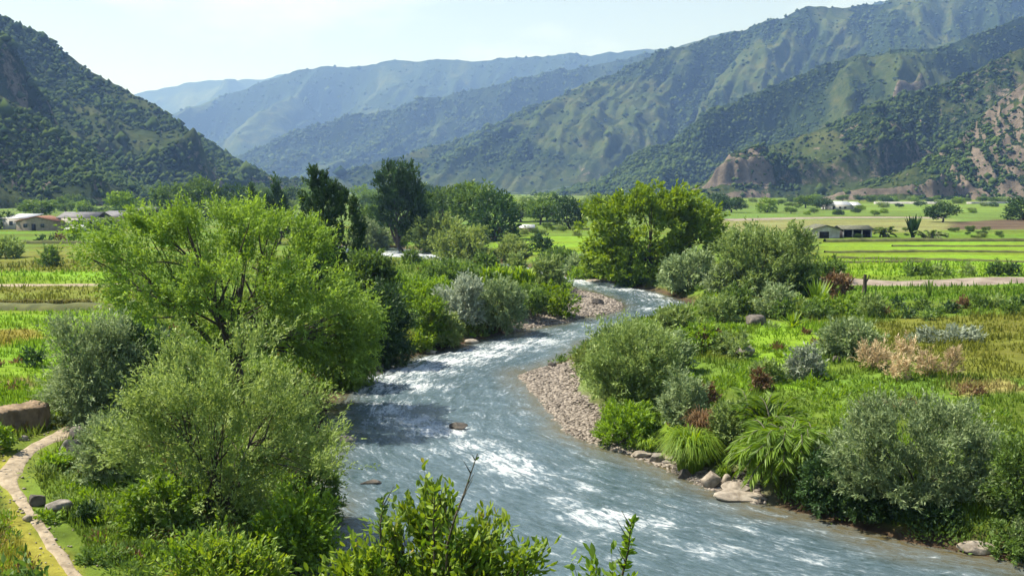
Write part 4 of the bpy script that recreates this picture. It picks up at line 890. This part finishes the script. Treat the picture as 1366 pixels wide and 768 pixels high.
M['pebble'] = leafmat('river_pebbles', (.075,.062,.05), (.31,.27,.23), 0, gloss=.03)
gravel(GB2, 13000, .03, .17, 'pinkish grey river gravel of the near bar on the right bank', 1)
gravel(GB1, 8000, .05, .24, 'pale river gravel of the far bar on the left bank', 2)
# ---- grass and undergrowth
def field_colour(x, y):
    c = np.empty(x.shape+(3,)); c[:] = base; nf = fbm(x*.09, y*.09, 4, 21); c += (np.array(OLV)-c)*ss(.5, .72, nf)[..., None]*.7
    for col, zp, soft in ZW:
        lo = zp.min(0)-soft*2; hi = zp.max(0)+soft*2; m = (x > lo[0]) & (x < hi[0]) & (y > lo[1]) & (y < hi[1])
        if m.any(): sd = sdist(x[m], y[m], zp)+soft*1.2*(fbm(x[m]*.3, y[m]*.3, 3, 5)-.5); ww = (1-ss(-soft*.5, soft*.5, sd))[:, None]; c[m] = c[m]*(1-ww)+np.array(col)*ww
    return c
def grass(n_):
    rg = np.random.default_rng(9); r = 1/rg.uniform(1/150., 1/22., n_); a = R(1)*rg.uniform(-36, 36, n_)
    x = np.sin(a)*r; y = np.cos(a)*r; d = river_d(x, y); g = gravel_w(x, y); dens = fbm(x*.6, y*.6, 3, 55)
    kp = (d > .7) & (g < .3) & lane_clear(x, y) & (rg.random(n_) < ss(.25, .55, dens)); x = x[kp]; y = y[kp]; r = r[kp]; n2 = len(x); z = ground(x, y)
    k = 3; h = rg.uniform(.08, .26, n2)*(1+r/90)*(.6+.9*ss(.4, .7, fbm(x*.25, y*.25, 3, 66)))
    a = rg.uniform(0, 6.28, n2); lean = rg.uniform(.1, .7, n2)*h; w_ = (r/963)*rg.uniform(.5, 1.1, n2)
    sx = np.stack([np.cos(a), np.sin(a), a*0], 1); lx = np.stack([np.cos(a+1.3), np.sin(a+1.3), a*0], 1)
    P = np.stack([x, y, z-.03], 1); tip = P+lx*lean[:, None]; tip[:, 2] += h
    V = np.stack([P-sx*w_[:, None], P+sx*w_[:, None], tip], 1).reshape(-1, 3); F = (np.arange(n2)*3)[:, None]+np.arange(3)[None]
    c = field_colour(x, y)*rg.uniform(.75, 1.35, (n2, 1))
    o = mesh_np('grass', V, F, M['blade'], fcol={'gcol': c}); tag(o, 'short green and yellowish grass covering both banks', 'grass', kind='stuff')
def blademat():
    m, n, o = newmat('grass_blades'); L = n.links.new; a = N(n, 'ShaderNodeAttribute', attribute_name='gcol')
    d = N(n, 'ShaderNodeBsdfDiffuse'); t = N(n, 'ShaderNodeBsdfTranslucent'); x = N(n, 'ShaderNodeMixShader'); x.inputs[0].default_value = .4
    h = N(n, 'ShaderNodeHueSaturation'); h.inputs['Value'].default_value = 1.3; L(a.outputs['Vector'], h.inputs['Color']); L(h.outputs[0], t.inputs[0])
    L(a.outputs['Vector'], d.inputs[0]); L(d.outputs[0], x.inputs[1]); L(t.outputs[0], x.inputs[2]); L(x.outputs[0], o.inputs[0]); return m
M['blade'] = blademat(); grass(420000)
def undergrowth(n_, mat, seed, dmin, dmax, size, label, rmin=24, rmax=150, thr=.5, xr=(-34, 34)):
    rg = np.random.default_rng(seed); r = 1/rg.uniform(1/rmax, 1/rmin, n_*5); a = R(1)*rg.uniform(*xr, n_*5); x = np.sin(a)*r; y = np.cos(a)*r; d = river_d(x, y)
    kp = (d > dmin) & (d < dmax) & (gravel_w(x, y) < .3) & lane_clear(x, y) & (fbm(x*.22, y*.22, 3, seed) > thr-.15*(d < 5)); x = x[kp][:n_]; y = y[kp][:n_]; r = r[kp][:n_]; n2 = len(x)
    z = ground(x, y); per = 46; s = size*np.exp(rg.normal(0, .4, n2))*(1+r/130)
    u = nrm(rg.normal(size=(n2, per, 3))); u[..., 2] = np.abs(u[..., 2]); P = np.stack([x, y, z], 1)[:, None]+u*s[:, None, None]*rg.uniform(.3, 1, (n2, per, 1))*np.array([1, 1, .85])
    Dd = u+np.array([0, 0, .6])+rg.normal(0, .4, u.shape); px = (r/963).repeat(per)
    V, F, _ = leaves(P.reshape(-1, 3), Dd.reshape(-1, 3), px*rg.uniform(3, 6, n2*per), px*rg.uniform(1, 2.2, n2*per), rg)
    o = mesh_np('undergrowth', V, F, M[mat], fattr={'tint': np.clip(.5*rg.random(n2).repeat(per)+.5*rg.random(n2*per), 0, 1)}); tag(o, label, 'undergrowth', kind='stuff')
undergrowth(1100, 'mid', 301, .2, 5, .34, 'dark green low undergrowth along the river banks')
undergrowth(900, 'bright', 302, .6, 16, .26, 'bright green low weeds scattered over the banks', thr=.52)
undergrowth(350, 'sage', 303, .8, 14, .36, 'grey-green low herbs scattered over the banks', thr=.55)
undergrowth(260, 'brown', 304, 1, 20, .25, 'small brown dried weeds scattered over the banks', thr=.55)
# ---- meadow plants on the right
ORD = ['first','second','third','fourth','fifth','sixth','seventh','eighth','ninth','tenth','eleventh','twelfth']
MU = [1196,1212,1229,1252,1266,1284,1306,1330,1348,1362,1238,1180]; VU = [1215,1232,1250,1264,1290,1334,1352,1325]
for k, (u, s, m_) in enumerate([(1196,10,'dark'),(1212,9,'dark'),(1229,12,'mid'),(1252,9,'mid'),(1266,12,'dark'),(1284,10,'brown'),(1306,16,'mid'),(1330,13,'sage'),(1348,14,'mid'),(1362,9,'dark'),(1238,8,'mid'),(1180,7,'brown')]):
    v = [408,421,410,420,414,408,408,406,416,404,424,418][k]
    plant('meadow_shrub', ORD[sorted(MU).index(u)]+' bush from the left in the row across the right meadow', 'shrub', (u-s*.8, u+s*.8, v-s*.8, v+4), m_, 'bush', lpx=3.8, wpx=1.6, per=6, group='small bushes in the row across the right meadow', stems=3)
for k, (u, s, m_) in enumerate([(1215,8,'mid'),(1232,9,'mid'),(1250,7,'sage'),(1264,5,'mid'),(1290,8,'sage'),(1334,12,'mid'),(1352,8,'dark'),(1325,8,'dark')]):
    plant('meadow_shrub', ORD[sorted(VU).index(u)]+' low bush from the left on the far verge of the dirt road', 'shrub', (u-s, u+s, 362-s*.9, 368), m_, 'bush', lpx=3.6, wpx=1.6, per=6, group='low bushes on the far verge of the dirt road', stems=3)
# stump
def stump():
    p = hit(1152, 392); t = at_y(1152, 366, p[1]); h = t[2]-p[2]; root = empty('tree_stump', tuple(p)); tag(root, 'bare leaning stump beside the dirt road', 'stump')
    q = np.linspace(0, 1, 8)[:, None]; pth = q*np.array([.15, 0, h])+np.sin(q*5)*np.array([.06, .04, 0]); parts = [tube(pth, .22*(1.1-.35*q[:, 0]), 8), tube(np.array([[.05, 0, h*.5], [.4, 0, h*.75], [.5, .1, h*.95]]), [.1, .07, .03], 6)]
    V, F = join(parts); mesh_np('trunk', V, F, M['bark'], root)
stump()
# bunds between the fields
M['bund'] = simplemat('field_bank', (.05,.06,.02), (.11,.12,.035), .8, .95, .4)
def bund(pts, w_, h_, label, seed, mat='bund'):
    P = chaikin(np.array(zone(pts)), 2); L_ = np.concatenate([[0], np.cumsum(np.linalg.norm(np.diff(P, axis=0), axis=1))]); n_ = int(L_[-1]/.8); s = np.linspace(0, L_[-1], n_)
    x = np.interp(s, L_, P[:, 0]); y = np.interp(s, L_, P[:, 1]); tx = np.gradient(x); ty = np.gradient(y); l = np.hypot(tx, ty); nx_, ny_ = -ty/l, tx/l
    t = np.array([-1, -.8, -.4, 0, .4, .8, 1]); hp_ = np.array([-.3, .45, .9, 1, .9, .45, -.3]); X_ = x[:, None]+nx_[:, None]*t*w_/2; Y_ = y[:, None]+ny_[:, None]*t*w_/2
    Z_ = ground(X_, Y_)+h_*hp_[None]*(.6+.8*fbm(X_*.6, Y_*.6, 3, seed)); i = np.arange(n_-1)[:, None]*7; j = np.arange(6)[None]
    F = np.stack([i+j, i+j+1, i+7+j+1, i+7+j], -1).reshape(-1, 4)[:, ::-1]; o = mesh_np('field_bank', np.stack([X_, Y_, Z_], -1).reshape(-1, 3), F, M[mat], smooth=True); tag(o, label, 'bank')
bund([(1100,323),(1230,322),(1460,322)], 1.6, .6, 'dark low bank along the far edge of the bright paddies', 1)
bund([(1100,337),(1240,336),(1460,337)], 1., .35, 'low bank across the bright paddies, second from the back', 2)
bund([(1110,344),(1230,346),(1290,349),(1460,352)], 1., .3, 'slanting low bank in the middle of the bright paddies', 3)
bund([(1110,351),(1180,350),(1240,350)], 1., .3, 'short low bank nearest the dirt road in the paddies', 4)
bund([(1190,329),(1460,330)], .9, .28, 'thin low bank just in front of the far paddy edge', 5)
bund([(-90,411),(20,412),(110,411),(200,411)], 3.0, .45, 'dark brushy bank between the two left meadows', 6)
bund([(30,325),(80,325),(140,325)], 1.6, .6, 'dark low bank below the left farmhouses', 7)
undergrow = []
tuft('bank_grass', 'olive brushy grass standing on the bank between the left meadows', 'grass clump', (-30,120,398,415), 'bankgrass', 5200, .4, 1.4, .6, multi=24)
plant('willow_shrub', 'grey-green shrub left of the left farm field', 'shrub', (-14,30,316,345), 'sage', 'bush', lpx=3.8, wpx=1.4, per=7)
plant('willow_shrub', 'small dark shrub right of the left farm field shrub', 'shrub', (50,78,330,356), 'mid', 'bush', lpx=3.8, wpx=1.4, per=7)
for k, (u, s, v, m_) in enumerate([(56,5,323,'dark'),(78,6,323,'brown'),(98,6,322,'dark'),(66,4,323,'dark')]):
    plant('meadow_shrub', 'tiny dark bush on the low bank below the farmhouses', 'shrub', (u-s, u+s, v-s*1.2, v+1), m_, 'bush', lpx=3.4, wpx=1.6, per=5, group='tiny bushes below the left farmhouses', stems=3)
# ---- generic far trees: five shapes, copied
def proto(seed, style, mat, w_=9., h_=8., n_=2600, L_=.75, W_=.38, plume=.4, spr=1.1):
    rg = np.random.default_rng(seed); root = empty('valley_tree', (0, 0, -50)); lb = lobes_for(w_, h_, rg, style)
    V, F, T, cc, _ = foliage(rg, lb, n_, L_, W_, .8, spr, 6, plume); mesh_np('crown', V, F, M[mat], root, fattr={'tint': T})
    V, F = join(limbs(rg, cc, .26, 1.4 if style == 'tree' else 0, 4, nb=12)); mesh_np('trunk', V, F, M['bark'], root); return root
PR = {'mid': [proto(1, 'tree', 'mid'), proto(2, 'tree', 'mid')], 'dark': [proto(3, 'tree', 'dark'), proto(4, 'bush', 'dark')], 'bright': [proto(5, 'tree', 'bright'), proto(6, 'bush', 'bright')], 'sage': [proto(7, 'bush', 'sage')], 'willow': [proto(8, 'bush', 'willow')]}
fresh = {id(p): True for v in PR.values() for p in v}; rt = random.Random(4); TONE = {}
def vtree(box, kind, label, group=None, depth=None, name='valley_tree', cat='tree'):
    src = rt.choice(PR[kind]); p, wd, h = survey(*box, depth=depth)
    o = src if fresh[id(src)] else copy_tree(src); fresh[id(src)] = False
    o.location = tuple(p); o.rotation_euler = (0, 0, rt.uniform(0, 6.28)); o.scale = (wd/9, wd/9, h/8); o.name = name
    for k in ('label', 'category', 'group'):
        if k in o: del o[k]
    tag(o, label, cat, group); TONE[o.name] = {'mid': 'mid-green', 'dark': 'dark green', 'bright': 'light green', 'sage': 'grey-green', 'willow': 'pale olive'}[kind]; return o
for b, k, lab in [((1236,1280,270,297),'dark','dark round tree alone beside the ploughed field'),((1342,1390,264,294),'dark','dark tree at the right edge beyond the fields'),
    ((958,994,264,284),'dark','dark round tree right of the small white-roofed house'),((1010,1038,264,284),'bright','lighter green round tree between the two white-roofed houses'),
    ((1060,1090,262,278),'mid','tree just left of the wide white-roofed building'),((1084,1112,264,280),'dark','low dark tree touching the wide white-roofed building'),
    ((24,76,268,292),'mid','broad dark green tree behind the left farmhouse'),((74,98,264,282),'mid','small tree right of the broad one behind the farmhouse'),((98,124,268,284),'bright','low green tree behind the long grey roof'),
    ((140,190,258,292),'bright','yellow-green tree above the long grey roof, beside the dark shed'),((118,162,290,312),'bright','bright bush hiding the end of the long grey-roofed building'),
    ((200,250,246,292),'mid','green tree at the left end of the tree line behind the big tree'),((245,300,240,292),'mid','tall green tree in the tree line behind the big tree'),((292,330,246,292),'dark','dark tree in the tree line behind the big tree'),
    ((-20,18,282,306),'dark','dark tree at the left edge beside the farmhouse'),
    ((566,612,250,300),'mid','tall green tree right of the lone dark poplar'),((600,665,248,318),'mid','large green tree in the centre tree line'),((628,692,256,322),'dark','large dark tree with its shaded side over the small field'),
    ((655,690,258,290),'bright','light green tree above the large dark tree'),((736,784,264,306),'dark','dark round tree behind the small bright field'),((700,742,266,300),'mid','green tree left of the dark round tree behind the small field'),
    ((786,815,264,300),'mid','tree peeping out left of the big bright tree'),((470,512,272,320),'mid','green tree left below the lone dark poplar'),((540,580,262,310),'mid','dense tree just right of the lone dark poplar trunk')]:
    vtree(b, k, lab)
rg = np.random.default_rng(21)
G1 = 'trees of the distant centre tree line'
for k in range(46):
    u = rg.uniform(560, 960); v = rg.uniform(272, 300); s = rg.uniform(9, 20)*(v-255)/30+3
    vtree((u-s, u+s, v-s*1.15, v), rt.choice(['mid', 'mid', 'dark', 'bright', 'sage']), 'small round tree of the distant tree line in the centre of the valley', G1)
for k in range(70):
    u = rg.uniform(940, 1366); v = rg.uniform(271, 288) if k < 34 else rg.uniform(267.5, 271.5); s = rg.uniform(5, 9)
    vtree((u-s, u+s, v-s*1.0, v), rt.choice(['mid', 'dark', 'bright', 'sage']), 'small tree or bush between the distant fields on the right of the valley', 'small trees between the distant right fields')
for k in range(40):
    u = rg.uniform(300, 640); v = rg.uniform(267, 282); s = rg.uniform(8, 15)
    vtree((u-s, u+s, v-s*1.7, v), rt.choice(['mid', 'dark', 'mid', 'sage', 'bright']), 'tree of the far line closing the valley between the big tree and the lone poplar', 'trees of the far line closing the valley')
for k in range(24):
    u = rg.uniform(-10, 470); v = rg.uniform(276, 296); s = rg.uniform(8, 15)
    vtree((u-s, u+s, v-s*1.2, v), rt.choice(['mid', 'dark', 'mid', 'sage']), 'tree of the distant tree line at the foot of the left hill', 'trees of the distant tree line on the left')
for k in range(18):
    u = rg.uniform(640, 790); v = rg.uniform(306, 316); s = rg.uniform(5, 9)
    vtree((u-s, u+s, v-s*1.3, v), rt.choice(['mid', 'willow', 'sage']), 'low bush in the hedge along the back of the small bright field', 'bushes of the hedge behind the small bright field', cat='shrub', name='hedge_shrub')
for k in range(16):
    u = rg.uniform(470, 700); v = rg.uniform(322, 345); s = rg.uniform(8, 15)
    p = hit(u, v)
    if river_d(p[:1], p[1:2])[0] < 3 or (505 < u < 640 and v > 326): continue
    vtree((u-s, u+s, v-s*1.3, v), rt.choice(['mid', 'willow', 'sage', 'bright']), 'bush of the thicket along the upper river', 'bushes of the thicket along the upper river', cat='shrub', name='thicket_shrub')
for k in range(22):
    u = rg.uniform(1110, 1366); v = rg.choice([309, 314, 318])+rg.uniform(-1, 1); s = rg.uniform(3, 7)
    vtree((u-s, u+s, v-s*1.1, v), rt.choice(['mid', 'dark', 'dark', 'willow']), 'small dark bush in the far hedge before the ploughed field', 'small bushes of the far right hedge', cat='shrub', name='hedge_shrub')
for v_ in PR.values():
    for p_ in v_:
        if fresh[id(p_)]:
            for ch in list(p_.children): bpy.data.objects.remove(ch)
            bpy.data.objects.remove(p_)
for b, lab, n_ in [((1166,1196,294,317),'drooping banana-like plant right of the open barn',14),((1226,1262,298,320),'wide drooping banana plant right of the dark upright one',16)]:
    fronds('banana_plant', lab, 'plant', b, 'sage', n_, 1.0, .22)
rosette('banana_plant', 'dark upright fan-shaped plant between the two drooping ones', 'plant', (1208,1230,284,318), 'dark', 16, .1, 1.15)
# ---- buildings
M['white'] = simplemat('whitewash', (.3,.29,.28), (.5,.49,.47), 1.2, .9, .1)
M['pink'] = simplemat('pale_plaster', (.2,.165,.14), (.34,.29,.25), 1.2, .9, .1)
M['tin'] = simplemat('bright_tin', (.42,.43,.45), (.58,.58,.58), .8, .35, .05, spec=.5)
M['greyroof'] = simplemat('grey_roof', (.08,.08,.09), (.17,.165,.18), .8, .7, .2)
M['tile'] = simplemat('clay_tile', (.14,.06,.035), (.27,.13,.08), 2, .85, .4)
M['darkwood'] = simplemat('dark_opening', (.012,.012,.014), (.03,.028,.025), 2, .8, .1)
M['thatch'] = simplemat('weathered_roof', (.07,.075,.05), (.16,.16,.12), 1.5, .95, .3)
M['glass'] = simplemat('window_glass', (.02,.025,.03), (.04,.05,.06), 2, .1, 0, spec=.6)
def building(name, label, box, wallm, roofm, rh=.35, kind='gable', door=None, wins=(), depth=6., posts=0, over=.35, rz=0., cat='building'):
    p = hit((box[0]+box[1])/2, box[3]); y = p[1]; a = at_y(box[0], box[3], y); b = at_y(box[1], box[3], y); t = at_y(box[0], box[2], y)
    w_ = b[0]-a[0]; h = t[2]-p[2]; root = empty(name, ((a[0]+b[0])/2, y, p[2]), rz); tag(root, label, cat); hw = w_/2; wh = h*(1-rh)
    P = []
    if posts:
        bx(P, -hw, hw, depth-.25, depth, -.6, wh); bx(P, -hw, -hw+.25, 0, depth-.25, -.6, wh); bx(P, hw-.25, hw, 0, depth-.25, -.6, wh)
        V, F = join(P); mesh_np('wall', V, F, M[wallm], root)
        for k in range(posts):
            x = -hw+.15+(w_-.3)*k/(posts-1); q = []; bx(q, x-.13, x+.13, -.05, .2, -.5, wh); V, F = join(q); mesh_np('post', V, F, M['white'], root)
    else:
        if kind == 'gable':
            V = np.array([[-hw, 0, -.8], [hw, 0, -.8], [hw, 0, wh], [0, 0, h-.12], [-hw, 0, wh], [-hw, depth, -.8], [hw, depth, -.8], [hw, depth, wh], [0, depth, h-.12], [-hw, depth, wh]])
            mesh_np('wall', V, [np.array([[0, 1, 2, 3, 4], [9, 8, 7, 6, 5]]), np.array([[1, 6, 7, 2], [5, 0, 4, 9]])], M[wallm], root)
        else: bx(P, -hw, hw, 0, depth, -.8, wh); V, F = join(P); mesh_np('wall', V, F, M[wallm], root)
    e = over; th = .16
    if kind == 'gable':
        sl_ = (h-wh)/hw; z0 = wh-sl_*e
        V = []
        for yy in (-e, depth+e): V += [[-hw-e, yy, z0], [0, yy, h], [hw+e, yy, z0], [-hw-e, yy, z0+th], [0, yy, h+th], [hw+e, yy, z0+th]]
        F = np.array([[0, 1, 4, 3], [1, 2, 5, 4], [6, 9, 10, 7], [7, 10, 11, 8], [3, 4, 10, 9], [4, 5, 11, 10], [0, 6, 7, 1], [1, 7, 8, 2], [0, 3, 9, 6], [2, 8, 11, 5]])
    elif kind == 'ridge':
        V = []; 
        for xx in (-hw-e, hw+e): V += [[xx, -e, wh], [xx, depth/2, h], [xx, depth+e, wh], [xx, -e, wh+th], [xx, depth/2, h+th], [xx, depth+e, wh+th]]
        F = np.array([[0, 3, 4, 1], [1, 4, 5, 2], [6, 7, 10, 9], [7, 8, 11, 10], [3, 9, 10, 4], [4, 10, 11, 5], [0, 1, 7, 6], [1, 2, 8, 7], [0, 6, 9, 3], [2, 5, 11, 8]])
    else:
        V = [[-hw-e, -e, wh], [hw+e, -e, wh], [hw+e, depth+e, h], [-hw-e, depth+e, h], [-hw-e, -e, wh+th], [hw+e, -e, wh+th], [hw+e, depth+e, h+th], [-hw-e, depth+e, h+th]]
        F = np.array([[0, 3, 2, 1], [4, 5, 6, 7], [0, 1, 5, 4], [1, 2, 6, 5], [2, 3, 7, 6], [3, 0, 4, 7]])
    mesh_np('roof', np.array(V, float), F, M[roofm], root)
    if door: q = []; bx(q, door[0]*w_-hw, door[1]*w_-hw, -.06, .02, -.1, wh*door[2]); V, F = join(q); mesh_np('door', V, F, M['darkwood'], root)
    for c in wins:
        q = []; x0_, x1_ = (c[0])*w_-hw, c[1]*w_-hw; bx(q, x0_, x1_, -.05, .02, wh*c[2], wh*c[3]); V, F = join(q); wo_ = mesh_np('window', V, F, M['glass'], root)
        q = []; f = .06; 
        bx(q, x0_-f, x1_+f, -.09, -.02, wh*c[2]-f, wh*c[2]); bx(q, x0_-f, x1_+f, -.09, -.02, wh*c[3], wh*c[3]+f); bx(q, x0_-f, x0_, -.09, -.02, wh*c[2], wh*c[3]); bx(q, x1_, x1_+f, -.09, -.02, wh*c[2], wh*c[3])
        V, F = join(q); mesh_np('frame', V, F, M['white'], wo_)
    return root
building('farmhouse', 'small farmhouse with clay-red gable roof and pale front at the left', (22,76,289,308), 'pink', 'tile', .35, 'gable', (.38,.48,.75), [(.18,.28,.35,.75),(.6,.7,.35,.75)], 7)
building('shed', 'white-roofed low shed at the left edge, left of the red-roofed house', (4,34,287,306), 'white', 'tin', .25, 'lean', None, [(.3,.45,.4,.75)], 9)
building('long_house', 'long white house with grey roof beside the red-roofed farmhouse', (78,128,284,307), 'white', 'greyroof', .3, 'ridge', (.8,.92,.8), [(.38,.66,.3,.8)], 9)
building('barn', 'low dark barn with long grey roof behind the bright bush', (126,172,283,305), 'pink', 'greyroof', .3, 'lean', (.1,.5,.8), (), 10)
building('shed', 'dark boxy shed with a pale end wall by the tree line', (174,202,278,302), 'darkwood', 'greyroof', .12, 'lean', None, [(.08,.3,.3,.75)], 6)
building('open_barn', 'old open-fronted barn with weathered roof and whitewashed walls in the right fields', (1084,1120,301,318), 'white', 'thatch', .3, 'gable', (.25,.6,.75), (), 7)
building('open_barn', 'dark open stall with posts joined to the right of the whitewashed barn', (1124,1163,302,317), 'darkwood', 'thatch', .3, 'ridge', None, (), 6, posts=4)
building('farm_building', 'wide building with a bright white roof below the right hills', (1108,1136,269,280), 'white', 'tin', .45, 'ridge', (.1,.2,.8), [(.4,.5,.3,.7),(.65,.75,.3,.7)], 14)
building('farm_building', 'small white-roofed annex right of the wide white-roofed building', (1138,1149,270,280), 'white', 'tin', .45, 'ridge', (.4,.6,.8), (), 12)
building('farm_building', 'small dark house with a white roof right of the big bright tree', (940,954,269,282), 'pink', 'tin', .35, 'ridge', (.4,.55,.8), (), 12)
building('farm_building', 'low hut with a pale tin roof behind the small bright field', (694,712,301,309), 'pink', 'tin', .4, 'ridge', (.4,.55,.8), (), 9)
def farwall(pts, h_, label):
    P = np.array(zone(pts)); V = []; F = []; n_ = 24; t = np.linspace(0, 1, n_); x = np.interp(t, np.linspace(0, 1, len(P)), P[:, 0]); y = np.interp(t, np.linspace(0, 1, len(P)), P[:, 1])
    for k in range(n_):
        z = gz(x[k], y[k]); V += [[x[k], y[k], z-1], [x[k], y[k], z+h_], [x[k], y[k]+.6, z+h_], [x[k], y[k]+.6, z-1]]
    F = [[4*k+j, 4*k+j+4, 4*k+(j+1) % 4+4, 4*k+(j+1) % 4] for k in range(n_-1) for j in range(3)]
    o = mesh_np('retaining_wall', np.array(V), [np.array(F), np.array([[0, 1, 2, 3], [4*n_-1, 4*n_-2, 4*n_-3, 4*n_-4]])], M['white']); tag(o, label, 'wall')
farwall([(1166,272),(1250,272)], 1.3, 'thin pale wall of the road below the right hills, left stretch')
farwall([(1290,272),(1366,271.5),(1420,271)], 1.1, 'thin pale wall of the road below the right hills, right stretch')
def car():
    p = hit(103, 309.5); y = p[1]; w_ = 30/FPX*y; root = empty('parked_car', tuple(p)); tag(root, 'pale silver car parked in front of the long white house', 'car')
    s = w_/4.6; prof = np.array([[-2.3, .35], [-2.3, .75], [-2.1, .9], [-1.3, .95], [-.75, 1.4], [.9, 1.42], [1.5, .98], [2.2, .88], [2.3, .6], [2.3, .35]])*s; n_ = len(prof)
    V = np.concatenate([np.stack([prof[:, 0], np.full(n_, yy), prof[:, 1]], 1) for yy in (-.85*s, .85*s)]); F = np.array([[k, (k+1) % n_, (k+1) % n_+n_, k+n_] for k in range(n_)])
    mesh_np('body', V, [F, np.array([list(range(n_))[::-1], list(range(n_, 2*n_))])], M['carpaint'], root)
    for x0_, x1_ in ((-1.15, -.05), (.05, 1.2)):
        q = []; bx(q, x0_*s, x1_*s, -.87*s, -.84*s, .98*s, 1.3*s); V, F = join(q); mesh_np('window', V, F, M['glass'], root)
    for x0_ in (-1.4, 1.4):
        for yy in (-.8, .8):
            V, F = tube(np.array([[x0_*s, (yy-.1)*s, .33*s], [x0_*s, (yy+.1)*s, .33*s]]), [.33*s, .33*s], 16)
            w2 = mesh_np('wheel', V, [F, np.array([list(range(16))]), np.array([list(range(31, 15, -1))])], M['darkwood'], root)
M['carpaint'] = simplemat('silver_paint', (.5,.5,.52), (.56,.56,.58), 1, .3, 0, spec=.6)
car()

# ---- every repeat says which one it is: counted from the left within its row
ONES = ['', 'first', 'second', 'third', 'fourth', 'fifth', 'sixth', 'seventh', 'eighth', 'ninth', 'tenth', 'eleventh', 'twelfth', 'thirteenth', 'fourteenth', 'fifteenth', 'sixteenth', 'seventeenth', 'eighteenth', 'nineteenth']
def ordinal(n):
    if n < 20: return ONES[n]
    t, r = divmod(n, 10); w_ = ['', '', 'twent', 'thirt', 'fort', 'fift', 'sixt', 'sevent', 'eight'][t]
    return w_+'ieth' if r == 0 else w_+'y-'+ONES[r]
SHORT = {'trees of the distant centre tree line': 'small round tree of the distant centre tree line', 'small trees between the distant right fields': 'small tree between the distant right fields',
 'trees of the distant tree line on the left': 'tree of the line at the left hill foot', 'trees of the far line closing the valley': 'tree of the far line closing the valley',
 'bushes of the hedge behind the small bright field': 'bush of the hedge behind the small bright field', 'bushes of the thicket along the upper river': 'bush of the thicket along the upper river',
 'small bushes of the far right hedge': 'small bush of the far right hedge', 'tiny bushes below the left farmhouses': 'tiny bush on the bank below the left farmhouses', 'rubble stones along the right waterline': 'angular rubble stone along the right waterline'}
bpy.context.view_layer.update()
for g_, base_ in SHORT.items():
    mem = [o for o in bpy.data.objects if o.parent is None and o.get('group') == g_]
    mem.sort(key=lambda o: o.location.x/o.location.y)
    for n_, o in enumerate(mem, 1): o['label'] = (TONE.get(o.name, '')+' '+base_).strip()+', '+ordinal(n_)+' from the left'
